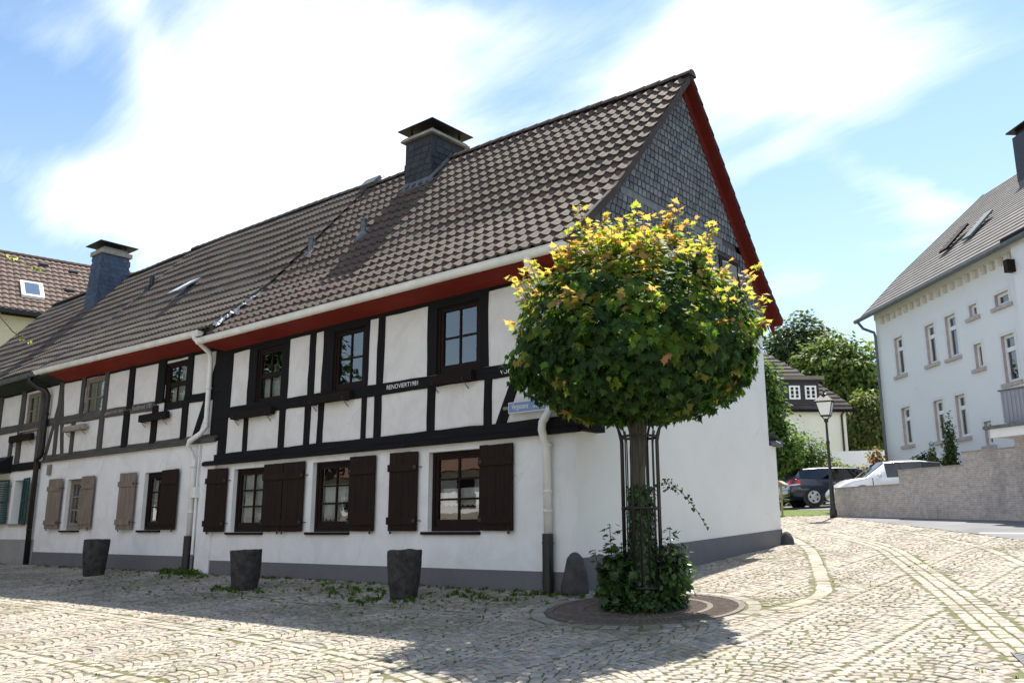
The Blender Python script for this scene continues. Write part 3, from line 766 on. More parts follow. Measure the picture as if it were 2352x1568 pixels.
    g = MB(); g.box(.0, .03, 5.1, 5.95, 5.8, 6.55, 0); g.box(.03, .04, 5.2, 5.85, 5.9, 6.45, 1); g.build('gable_window', ['frame_brown', 'window_glass'], A_)
    # chimney on the ridge
    c = MB(); x0, x1, y0, y1, zt = -7.62, -6.66, 3.2, 4.38, 10.72; zb = 8.9
    c.box(x0, x1, y0, y1, zb, zt, 0, (.03, .031, .036))
    for (O, U, n_, wd) in (((x0, y0, zb), (1, 0, 0), (0, -1, 0), x1-x0), ((x1, y0, zb), (0, 1, 0), (1, 0, 0), y1-y0)):
        slates(c, O, U, (0, 0, 1), lambda a, b, wd=wd: -.02 < a-.1 < wd-.22 and b < zt-zb-.1, .26, .17, (.036, .037, .043), 0, .012, n_, .2, 1.2, 1.8)
    ch = c.build('chimney', 'slate', A_)
    k = MB(); k.hexa([(x0-.1, y0-.1, zt+.02), (x1+.1, y0-.1, zt+.02), (x1+.1, y1+.1, zt+.02), (x0-.1, y1+.1, zt+.02), (x0-.02, y0-.02, zt+.1), (x1+.02, y0-.02, zt+.1), (x1+.02, y1+.02, zt+.1), (x0-.02, y1+.02, zt+.1)])
    k.box(x0-.1, x1+.1, y0-.1, y1+.1, zt-.03, zt+.018); adopt(k.build('chimney_cap', 'concrete_cap'), ch)
    k = MB(); hz0, hz1 = zt+.27, zt+.32; xm, ym = (x0+x1)/2, (y0+y1)/2
    k.hexa([(x0-.16, y0-.16, hz0), (x1+.16, y0-.16, hz0), (x1+.16, y1+.16, hz0), (x0-.16, y1+.16, hz0), (x0-.16, y0-.16, hz0+.02), (x1+.16, y0-.16, hz0+.02), (x1+.16, y1+.16, hz0+.02), (x0-.16, y1+.16, hz0+.02)])
    k.faces([(x0-.16, y0-.16, hz0+.021), (x1+.16, y0-.16, hz0+.021), (x1+.16, y1+.16, hz0+.021), (x0-.16, y1+.16, hz0+.021), (xm, ym, hz0+.12)], [(0, 1, 4), (1, 2, 4), (2, 3, 4), (3, 0, 4)])
    for X in (x0+.08, x1-.12):
        for Y in (y0+.08, y1-.12): k.box(X, X+.04, Y, Y+.04, zt+.1, hz0)
    k.box(x0+.12, x1-.12, y0+.12, y1-.12, zt+.05, hz0-.12)
    adopt(k.build('chimney_hood', 'copper_dark'), ch)
    fl = MB(); zr = lambda y: 6.82+(y-1.0)*1.175
    fl.hexa([(x0-.1, y0-.14, zr(y0-.14)+.05), (x1+.1, y0-.14, zr(y0-.14)+.05), (x1+.1, y0, zr(y0)+.05), (x0-.1, y0, zr(y0)+.05), (x0-.1, y0-.14, zr(y0-.14)+.09), (x1+.1, y0-.14, zr(y0-.14)+.09), (x1+.03, y0, zr(y0)+.16), (x0-.03, y0, zr(y0)+.16)])
    fl.hexa([(x1, y0, zr(y0)+.05), (x1+.1, y0-.05, zr(y0)+.05), (x1+.1, 3.86, zr(3.86)+.06), (x1, 3.86, zr(3.86)+.06), (x1, y0, zr(y0)+.18), (x1+.1, y0-.05, zr(y0)+.09), (x1+.1, 3.86, zr(3.86)+.1), (x1, 3.86, zr(3.86)+.18)])
    adopt(fl.build('chimney_flashing', 'zinc'), ch)
    for (x, y, h) in ((-9.55, 1.83, .42), (-7.53, 1.84, .42)):
        e = MB(); z = 6.79+(y-1)*1.161; e.tube([(x, y, z), (x, y, z+h)], .07, 10); e.tube([(x, y, z+h), (x, y, z+h+.05)], .085, 10)
        e.hexa([(x-.16, y-.2, z-.16), (x+.16, y-.2, z-.16), (x+.16, y+.12, z+.2), (x-.16, y+.12, z+.2), (x-.1, y-.14, z+.0), (x+.1, y-.14, z+.0), (x+.1, y+.1, z+.26), (x-.1, y+.1, z+.26)]); e.build('roof_vent', 'zinc', A_)
    # crumpled lead on the seam of the two roofs
    ld = MB(); rr = random.Random(4); pv = None
    for i in range(26):
        t = i/25; y = -.42+t*1.25; z = 5.42+(y+.47)*.925+.07; x = -10.08+.06*t; w = .13*(1-.5*t); cur = []
        for k in range(7):
            f = k/6-.5; cur.append((x+2*f*w+rr.uniform(-.03, .03), y+rr.uniform(-.03, .03), z+.04-.06*f+.03*(1-4*f*f)+rr.uniform(-.03, .035)))
        if pv:
            for k in range(6): ld.face([pv[k], pv[k+1], cur[k+1], cur[k]])
        pv = cur
    ld.build('lead_flashing', 'zinc_lit', A_)
    # writing on the rail
    y = -.0445
    text_mesh('RENOVIERT1981', 'inscription', 'paint_white', A_, -4.38, -3.53, 3.515, y, .085)
    text_mesh('von m\u00b7h r', 'inscription', 'paint_white', A_, -1.53, -.88, 3.475, y, .10)
    # downpipe
    d = MB(); d.tube([(-.55, -.5, 5.26), (-.55, -.5, 5.08), (-.5, -.36, 4.92), (-.43, -.13, 4.75), (-.42, -.10, 4.6), (-.42, -.10, 2.86), (-.44, -.14, 2.72), (-.50, -.22, 2.56), (-.51, -.22, 2.45), (-.51, -.16, 2.3), (-.5, -.12, 2.2), (-.49, -.11, .86)], .065, 14)
    for z in (2.93, 2.22, 1.5, 1.2): d.tube([(-.49 if z < 2.5 else -.42, -.11, z-.02), (-.49 if z < 2.5 else -.42, -.11, z+.02)], .074, 12)
    dp = d.build('downpipe', 'pipe_white', A_, smooth=True)
    d = MB(); d.tube([(-.48, -.13, -.05), (-.49, -.12, .86)], .085, 14)
    for z in (.15, .72): d.tube([(-.485, -.125, z-.015), (-.485, -.125, z+.015)], .094, 12)
    adopt(d.build('standpipe', 'iron_dark', smooth=False), dp)
    d = MB(); d.tube([(0, 7.15, 2.78), (.1, 7.15, 2.78), (.16, 7.2, 2.74)], .05, 8); d.box(-6, .12, 7.3, 7.46, 2.72, 2.84); d.face([(-6, 7.0, 3.1), (.1, 7.0, 3.0), (.1, 7.42, 2.85), (-6, 7.42, 2.85)])
    d.build('annex_roof', 'zinc', A_)
house_a()
window_box('dark brown window box under the upper window with the short lace curtain', -9.5, -7.95, 3.37, 3.53, 'box_brown')
window_box('dark brown window box under the second upper window from the left of the corner house', -6.68, -5.35, 3.44, 3.60, 'box_brown')
window_box('dark brown window box under the upper window nearest the maple tree', -3.16, -2.1, 3.45, 3.61, 'box_brown')

# ------------------------------------------------------------------ middle house
B_ = thing('timber_house', 'middle half-timbered house with weathered grey beams, white gutter and a tilted skylight', 'house', (-15, 3.5, 0))
def house_b():
    up = [(-17.42, -16.20, 3.98, 5.22), (-12.86, -11.80, 3.88, 5.10)]
    gr = [(-17.95, -16.86, .97, 2.38), (-13.50, -12.50, .96, 2.37)]
    m = MB(); wall_grid(m, -19.78, -10.15, -.9, 2.98, gr, .02, 0, .13); wall_grid(m, -19.78, -10.15, 2.98, 5.55, up, .02, 2, .05)
    m.face([(-19.78, 7, -.9), (-19.78, 7, 5.5), (-10.15, 7, 5.5), (-10.15, 7, -.9)], 0)
    for X in (-19.78, -10.15): m.face([(X, .02, -.9), (X, 7, -.9), (X, 7, 5.5), (X, .02, 5.55)], 0)
    w_ = MB(); w_.box(-10.75, -10.152, -.05, .018, -.9, 2.95); w_.build('wall_return', 'plaster_white', B_)
    m.build('wall', ['plaster_white', 'room_dark', 'plaster_panel'], B_)
    p = MB(); p.box(-19.78, -10.76, -.005, .02, -.9, .36); p.build('plinth', 'plinth_grey', B_)
    G, H, K = 'timber_grey', 'timber_grey_flat', 'timber_black'
    def bm(*a, **k): k.setdefault('y0', -.012); return beam(B_, *a, **k)
    posts(B_, [(-19.12, -18.88), (-17.64, -17.43), (-16.2, -15.98)], 4.1, 5.3, G); posts(B_, [(-14.77, -14.48), (-13.24, -12.86), (-11.79, -11.54), (-10.5, -10.16)], 4.1, 5.26, K)
    posts(B_, [(-19.14, -18.95), (-18.02, -17.84), (-16.29, -16.03)], 3.1, 4.05, G); posts(B_, [(-14.88, -14.58), (-13.37, -13.10), (-11.89, -11.64), (-10.52, -10.17)], 3.1, 4.05, K)
    bm('timber_rail', (-19.78, 4.15), (-13.2, 4.06), .23, mat=H); bm('timber_rail', (-11.85, 4.07), (-10.16, 4.04), .2, mat='timber_black_flat')
    bm('timber_plate', (-19.78, 5.36), (-10.16, 5.22), .2, mat='timber_black_flat'); bm('timber_sill', (-19.78, 3.08), (-10.16, 3.06), .16, mat=H)
    bm('timber_brace', (-19.02, 5.28), (-18.52, 3.12), .18, mat=G); bm('timber_brace', (-19.05, 4.75), (-19.66, 3.14), .16, mat=G)
    bm('timber_brace', (-11.25, 3.10), (-10.24, 5.2), .2, mat=K); bm('timber_brace', (-10.72, 4.32), (-10.42, 4.05), .1, mat=K)
    l = MB(); l.box(-19.82, -10.16, -.07, .03, 2.95, 3.01); l.box(-10.75, -10.16, -.12, .03, 2.93, 3.05); l.build('ledge', 'timber_grey_flat', B_)
    window(B_, *up[0], 2, 2, .03, fr='frame_grey', label='upper window with pale weathered frame'); window(B_, *up[1], 2, 2, .03, curtain=[(.0, .45, .05, 0, 1), (.55, 1, 0, .4, 1)], gap=1, label='upper window of the middle house with curtains')
    window(B_, *gr[0], 2, 3, .12, fr='frame_grey', sill=(-18.05, -16.9, .05, 'box_brown'), label='ground floor window with pale frame'); window(B_, *gr[1], 2, 3, .12, curtain=[(0, .95, .05, 0, 1)], sill=(-13.6, -12.5, .05, 'box_brown'), label='ground floor window with a dark frame and curtain')
    shutter(B_, -18.82, -18.1, 1.0, 2.42, 'shutter_worn', 'r', ang=.1, label='sun-bleached shutter'); shutter(B_, -16.86, -16.1, 1.0, 2.42, 'shutter_worn', 'l', label='sun-bleached shutter')
    shutter(B_, -14.5, -13.8, .97, 2.40, 'shutter_worn', 'r', ang=.1, label='sun-bleached shutter'); shutter(B_, -12.5, -11.72, .96, 2.39, 'shutter_brown', 'l', label='dark brown shutter')
    f = MB(); f.hexa([(-18.7, -.0, 5.28), (-10.75, -.0, 5.2), (-10.75, .01, 5.3), (-18.9, .01, 5.4), (-18.95, -.43, 5.46), (-10.75, -.43, 5.36), (-10.75, -.43, 5.42), (-19.0, -.43, 5.52)]); f.build('eaves_board', 'fascia_red', B_)
    f = MB(); f.hexa([(-19.78, -.0, 5.29), (-18.72, -.0, 5.28), (-18.92, .01, 5.4), (-19.78, .01, 5.4), (-19.78, -.43, 5.47), (-18.97, -.43, 5.46), (-19.02, -.43, 5.52), (-19.78, -.43, 5.53)]); f.build('eaves_board', 'fascia_green', B_, ).__setitem__('label', 'dark green end of the eaves board')
    gutter(B_, -19.85, -10.45, -.5, 5.66, 'gutter_white', slope=-.017)
    pr = [(-.47, 5.66), (1.0, 6.98), (3.9, 10.34)]
    r = roof_tiles(-19.55, -10.1, pr, .34, .47, (.108, .09, .076), xt=lambda t: .45*t, humps=2, amp=.032, seed=3, mess=.13, th=.062, drop=.012, rise=.014)
    ro = r.build('roof', 'roof_tile', B_)
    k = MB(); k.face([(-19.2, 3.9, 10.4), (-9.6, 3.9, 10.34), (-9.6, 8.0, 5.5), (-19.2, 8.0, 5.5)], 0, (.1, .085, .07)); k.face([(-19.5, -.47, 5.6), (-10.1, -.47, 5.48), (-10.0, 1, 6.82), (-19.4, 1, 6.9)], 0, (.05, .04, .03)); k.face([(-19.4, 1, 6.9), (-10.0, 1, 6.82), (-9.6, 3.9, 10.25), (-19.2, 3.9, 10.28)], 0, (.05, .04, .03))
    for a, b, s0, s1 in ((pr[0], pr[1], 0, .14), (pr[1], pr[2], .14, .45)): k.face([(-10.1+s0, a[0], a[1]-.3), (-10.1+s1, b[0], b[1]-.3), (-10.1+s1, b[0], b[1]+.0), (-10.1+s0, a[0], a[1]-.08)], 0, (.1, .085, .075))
    adopt(k.build('roof_back', 'roof_tile'), ro)
    q = MB(); ridge(q, -19.1, -9.6, 3.9, 10.37, (.1, .085, .07), rise=.014); adopt(q.build('ridge_tiles', 'roof_tile'), ro)
    # skylight and vent
    y, x = 1.72, -15.2; z = 6.99+(y-1)*1.155; d = Vector((0, .655, .756)); n_ = Vector((0, -.756, .655)); o = Vector((x-.28, y-.33, z-.38))
    s = MB(); s.obox(o-n_*.02, (.56, 0, 0), d*.9, n_*.1); sk = s.build('skylight', 'zinc', B_)
    g = MB(); hinge_ = o+d*.92+n_*.1; dn = (d*-1+n_*.2).normalized(); g.obox(hinge_, (.56, 0, 0), dn*.9, n_*.035); adopt(g.build('skylight_sash', 'zinc_lit'), sk)
    g = MB(); q0 = hinge_+n_*.038+Vector((.06, 0, 0))+dn*.08; g.face([q0, q0+Vector((.44, 0, 0)), q0+Vector((.44, 0, 0))+dn*.74, q0+dn*.74]); adopt(g.build('pane', 'skylight_painted_sheen'), sk)  # opaque pale pane, sky reflection put into its colour
    x, y = -19.0, 2.46; z = 6.99+(y-1)*1.155
    e = MB(); e.tube([(x, y, z), (x, y, z+.5)], .08, 10); e.box(x-.14, x+.14, y-.16, y+.1, z-.1, z+.16); e.build('roof_vent', 'iron_dark', B_)
    # little skylight beside the ridge
    e = MB(); e.obox((-9.95, 3.7, 10.2), (.6, 0, 0), Vector((0, .45, .52))*.5, Vector((0, -.5, .43))*.16); e.build('ridge_hatch', 'zinc', B_)
    # writing
    t = text_mesh('gebaut nach dem', 'inscription', 'paint_faded', B_, -15.98, -14.95, 4.03, -.0235, .115); text_mesh('Stadtbrand 1781', 'inscription', 'paint_faded', B_, -14.42, -13.42, 4.03, -.0235, .12)
    # white downpipe, cable pipe with box
    d = MB(); d.tube([(-10.7, -.5, 5.52), (-10.7, -.5, 5.36), (-10.66, -.3, 5.2), (-10.62, -.13, 5.06), (-10.6, -.1, 4.9), (-10.58, -.1, 3.3), (-10.66, -.18, 3.14), (-10.98, -.26, 2.98), (-11.06, -.24, 2.86), (-11.06, -.13, 2.7), (-11.0, -.09, 2.5), (-10.98, -.09, .82)], .06, 14)
    for z in (4.2, 3.4, 2.4, 1.35): d.tube([(-10.59 if z > 3 else -10.99, -.1, z-.015), (-10.59 if z > 3 else -10.99, -.1, z+.015)], .08, 12)
    dp = d.build('downpipe', 'pipe_white', B_, smooth=True)
    d = MB(); d.tube([(-10.96, -.12, -.1), (-10.97, -.11, .82)], .095, 14); adopt(d.build('standpipe', 'iron_dark'), dp)
    d = MB(); d.tube([(-10.82, -.07, .4), (-10.82, -.07, 1.72)], .035, 8); d.tube([(-10.82, -.07, -.05), (-10.82, -.07, .38)], .038, 8, 1); d.tube([(-10.84, -.07, 1.86), (-10.84, -.07, 2.9)], .02, 8); d.box(-10.93, -10.74, -.15, -.05, 1.68, 1.92); d.build('cable_pipe', ['pipe_white', 'zinc'], B_)
    b = MB(); b.box(-19.3, -19.1, -.05, .018, 2.56, 2.86); b.build('meter_box', 'frame_grey', B_)
house_b()
window_box('bleached pale window box under the upper window with the pale frame', -18.25, -16.9, 3.74, 3.89, 'box_worn')
window_box('wide dark window box under the curtained upper window of the middle house', -13.78, -12.4, 3.66, 3.84, 'box_brown')

# ------------------------------------------------------------------ left house
C_ = thing('timber_house', 'leftmost half-timbered house with green louvred shutters and tall slate chimney', 'house', (-25, 3.5, 0))
def house_c():
    up = [(-21.55, -20.4, 4.04, 5.2)]; gr = [(-21.75, -20.75, 1.18, 2.5)]
    m = MB(); wall_grid(m, -30.5, -19.78, -.9, 2.98, gr, .03, 0, .3); wall_grid(m, -30.5, -19.78, 2.98, 5.55, up, .03, 2, .1)
    m.face([(-30.5, .03, -.9), (-30.5, .03, 5.6), (-30.5, 4, 10.3), (-30.5, 8, 5.6), (-30.5, 8, -.9)], 0)
    m.build('wall', ['plaster_white', 'room_dark', 'plaster_panel'], C_)
    p = MB(); p.box(-30.5, -19.78, .0, .03, -.9, .71); p.build('plinth', 'plinth_light', C_)
    G, H = 'timber_grey', 'timber_grey_flat'
    posts(C_, [(-25.2, -24.95), (-23.8, -23.5), (-21.92, -21.62), (-20.4, -20.18)], 3.0, 5.35, G); posts(C_, [(-22.5, -22.3), (-21.9, -21.7)], 3.0, 3.9, G)
    beam(C_, 'timber_rail', (-30.4, 4.2), (-19.9, 4.15), .22, y0=-.005, mat=H); beam(C_, 'timber_sill', (-30.4, 2.92), (-19.95, 2.9), .24, y0=-.02, mat='timber_black_flat'); beam(C_, 'timber_plate', (-30.4, 5.36), (-19.8, 5.36), .2, y0=-.01, mat='timber_black_flat')
    window(C_, *up[0], 2, 2, .06, fr='frame_grey', label='dark upper window with weathered sill', sill=(-21.7, -20.3, .05, 'box_worn'))
    window(C_, *gr[0], 1, 2, .25, fr='shutter_green', sill=(-21.85, -20.7, .05, 'box_worn'), label='deep ground floor window')
    shutter(C_, -22.55, -21.95, 1.17, 2.53, 'shutter_green', 'r', louvre=True, ang=.25); shutter(C_, -20.85, -20.25, 1.17, 2.53, 'shutter_green', 'l', louvre=True, ang=.1)
    f = MB(); f.hexa([(-30.5, .0, 5.3), (-19.8, .0, 5.3), (-19.8, .01, 5.42), (-30.5, .01, 5.42), (-30.5, -.44, 5.52), (-19.8, -.44, 5.52), (-19.8, -.44, 5.6), (-30.5, -.44, 5.6)]); f.build('eaves_board', 'fascia_green', C_)
    gutter(C_, -30.4, -19.75, -.5, 5.64, 'zinc')
    pr = [(-.47, 5.68), (1.0, 7.0), (3.9, 10.38)]
    r = roof_tiles(-30.6, -19.6, pr, .34, .47, (.102, .085, .072), xt=lambda t: .35*t, humps=2, amp=.032, seed=5, mess=.13, th=.062); ro = r.build('roof', 'roof_tile', C_)
    k = MB(); k.face([(-30.5, 3.9, 10.36), (-19.2, 3.9, 10.36), (-19.2, 8.3, 5.4), (-30.5, 8.3, 5.4)], 0, (.1, .08, .07))
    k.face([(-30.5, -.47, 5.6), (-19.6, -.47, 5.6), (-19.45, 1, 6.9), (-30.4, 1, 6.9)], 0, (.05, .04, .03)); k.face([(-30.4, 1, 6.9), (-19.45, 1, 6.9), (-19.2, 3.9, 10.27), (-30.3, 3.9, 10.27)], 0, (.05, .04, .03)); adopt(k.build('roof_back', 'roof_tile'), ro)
    # dark metal seam between the roofs, bargeboard on the far end
    s = MB()
    for a, b, s0, s1 in ((pr[0], pr[1], 0, .12), (pr[1], pr[2], .12, .35)):
        s.hexa([(-19.66+s0, a[0], a[1]), (-19.42+s0, a[0], a[1]), (-19.42+s1, b[0], b[1]), (-19.66+s1, b[0], b[1]), (-19.62+s0, a[0], a[1]+.1), (-19.48+s0, a[0], a[1]+.1), (-19.48+s1, b[0], b[1]+.1), (-19.62+s1, b[0], b[1]+.1)])
        s.hexa([(-30.72+s0, a[0], a[1]-.15), (-30.55+s0, a[0], a[1]-.15), (-30.55+s1, b[0], b[1]-.15), (-30.72+s1, b[0], b[1]-.15), (-30.72+s0, a[0], a[1]+.1), (-30.55+s0, a[0], a[1]+.1), (-30.55+s1, b[0], b[1]+.1), (-30.72+s1, b[0], b[1]+.1)])
    adopt(s.build('roof_seam', 'copper_dark'), ro)
    q = MB(); ridge(q, -30.3, -19.2, 3.9, 10.41, (.1, .085, .07)); adopt(q.build('ridge_tiles', 'roof_tile'), ro)
    # tall flared chimney, hung with scale slates
    c = MB(); x0, x1, y0, y1, zb, zt = -24.35, -23.55, 2.75, 3.75, 8.8, 11.05; f = .12
    P = [(x0-f, y0-f, zb), (x1+f, y0-f, zb), (x1+f, y1+f, zb), (x0-f, y1+f, zb), (x0, y0, zt), (x1, y0, zt), (x1, y1, zt), (x0, y1, zt)]
    base = (.06, .085, .13); c.hexa(P, 0, base)
    def scal(O, U, V, wd, ht, n_):
        rows = int(ht/.17)
        for r_ in range(rows):
            for i in range(-1, int(wd/.2)+1):
                cx = (i+.5*(r_ % 2)+.5)*.2; pts = []
                if cx < .06 or cx > wd-.06: continue
                for k in range(7):
                    a = pi*k/6; pts.append(Vector(O)+Vector(U)*min(wd, max(0, cx-.105*cos(a)))+Vector(V)*(r_*.17+.09-.09*sin(a))+Vector(n_)*(.018))
                pts.append(Vector(O)+Vector(U)*min(wd, cx+.105)+Vector(V)*min(ht, r_*.17+.27)+Vector(n_)*.004); pts.append(Vector(O)+Vector(U)*max(0, cx-.105)+Vector(V)*min(ht, r_*.17+.27)+Vector(n_)*.004)
                c.face(pts, 0, jit(base, .2))
    v = Vector((0, f, zt-zb)).normalized(); scal((x0-.05, y0-f, zb), (1, 0, 0), v, x1-x0+.1, zt-zb, (0, -1, .05)); v = Vector((-f, 0, zt-zb)).normalized(); scal((x1+f, y0-.05, zb), (0, 1, 0), v, y1-y0+.1, zt-zb, (1, 0, .05))
    ch = c.build('chimney', 'slate', C_)
    k = MB(); k.box(x0-.08, x1+.08, y0-.08, y1+.08, zt+.002, zt+.16); k.box(x0+.05, x1-.05, y0+.05, y1-.05, zt+.16, zt+.28); adopt(k.build('chimney_cap', 'concrete_cap'), ch)
    k = MB(); h = zt+.38; k.box(x0-.22, x1+.22, y0-.22, y1+.22, h, h+.03); k.faces([(x0-.22, y0-.22, h+.031), (x1+.22, y0-.22, h+.031), (x1+.22, y1+.22, h+.031), (x0-.22, y1+.22, h+.031), ((x0+x1)/2, (y0+y1)/2, h+.16)], [(0, 1, 4), (1, 2, 4), (2, 3, 4), (3, 0, 4)])
    for X in (x0+.1, x1-.14):
        for Y in (y0+.1, y1-.14): k.box(X, X+.04, Y, Y+.04, zt+.28, h)
    adopt(k.build('chimney_hood', 'copper_dark'), ch)
    # porch roof at the very left
    t = MB(); t.hexa([(-25.5, -.75, 2.75), (-22.15, -.75, 2.75), (-22.15, .03, 2.75), (-25.5, .03, 2.75), (-25.5, -.75, 2.84), (-22.15, -.75, 2.84), (-22.15, .03, 3.3), (-25.5, .03, 3.3)]); t.build('door_canopy', 'slate', C_)
    # dark downpipe down the party wall
    d = MB(); d.tube([(-20.15, -.5, 5.62), (-20.15, -.5, 5.4), (-20.0, -.34, 5.24), (-19.72, -.16, 5.1), (-19.66, -.11, 4.98), (-19.66, -.11, 3.2), (-19.74, -.13, 3.1), (-19.9, -.13, 3.06), (-19.95, -.1, 2.95), (-19.93, -.09, .0)], .075, 12)
    for z in (4.4, 3.4, 2.3, 1.0): d.tube([(-19.66 if z > 3.1 else -19.94, -.1, z-.02), (-19.66 if z > 3.1 else -19.94, -.1, z+.02)], .085, 10)
    d.build('downpipe', 'copper_dark', C_, smooth=True)
house_c()
window_box('red brown window box under the dark upper window of the leftmost house', -22.2, -20.5, 3.70, 3.9, 'box_brown')

# ------------------------------------------------------------------ foliage helpers
MAPLE = [(0, -.32), (.16, -.5), (.2, -.22), (.62, -.3), (.45, -.05), (.86, .22), (.42, .24), (.5, .5), (.24, .45), (0, 1.0)]
MAPLE = MAPLE+[(-x, y) for x, y in reversed(MAPLE[1:-1])]
OVAL = [(0, -.5), (.3, -.2), (.32, .2), (0, .7), (-.32, .2), (-.3, -.2)]
IVY = [(0, -.35), (.45, -.4), (.4, 0), (.3, .3), (0, .7), (-.3, .3), (-.4, 0), (-.45, -.4)]
QUAD = [(0, -.6), (.4, -.05), (0, .7), (-.4, -.05)]
def leaf(m, p, nrm, tip, size, shape, c, fold=.25):
    n = Vector(nrm)
    if n.length < 1e-6: n = Vector((0, 0, 1))
    n.normalize(); t = Vector(tip); t = t-n*t.dot(n)
    if t.length < 1e-5: t = n.orthogonal()
    t.normalize(); s = t.cross(n); p = Vector(p)
    m.face([p+s*(x*size)+t*(y*size)+n*(-abs(x)*size*fold) for x, y in shape], 0, c)
def rvec(rnd): 
    while True:
        v = Vector((rnd.uniform(-1, 1), rnd.uniform(-1, 1), rnd.uniform(-1, 1)))
        if .05 < v.length < 1: return v.normalized()
def crown(m, c, r, n, size, shape, cols, seed, shell=(.7, 1.05), lump=.22, lfreq=1.6, flat=1.0, upbias=.5, clump=0):
    rnd = random.Random(seed); c = Vector(c); i = 0; tries = 0
    while i < n and tries < n*6:
        tries += 1; d = rvec(rnd); k = 1+lump*noise.noise(d*lfreq*2+Vector((seed*1.3, 0, 0)))+lump*.6*noise.noise(d*lfreq*5+Vector((0, seed, 0)))
        q = rnd.uniform(*shell); 
        p = c+Vector((d.x*r[0], d.y*r[1], d.z*(r[2] if d.z > 0 else r[2]*flat)))*k*q
        if clump and noise.noise(p*clump+Vector((seed, 5, 1))) < -.12: continue
        nr = (d*.7+rvec(rnd)*.75+Vector((0, 0, upbias))); tip = Vector((d.x, d.y, -.6))+rvec(rnd)*.6
        v = noise.noise(p*1.3+Vector((seed, 0, 3))); a = cols[min(len(cols)-1, max(0, int((v*.5+.5+rnd.uniform(-.25, .25))*len(cols))))]
        leaf(m, p, nr, tip, size*rnd.uniform(.7, 1.25), shape, jit(a, .2, .08)); i += 1
GREEN_D = [(.016, .035, .010), (.022, .05, .012), (.03, .065, .014), (.045, .085, .016)]

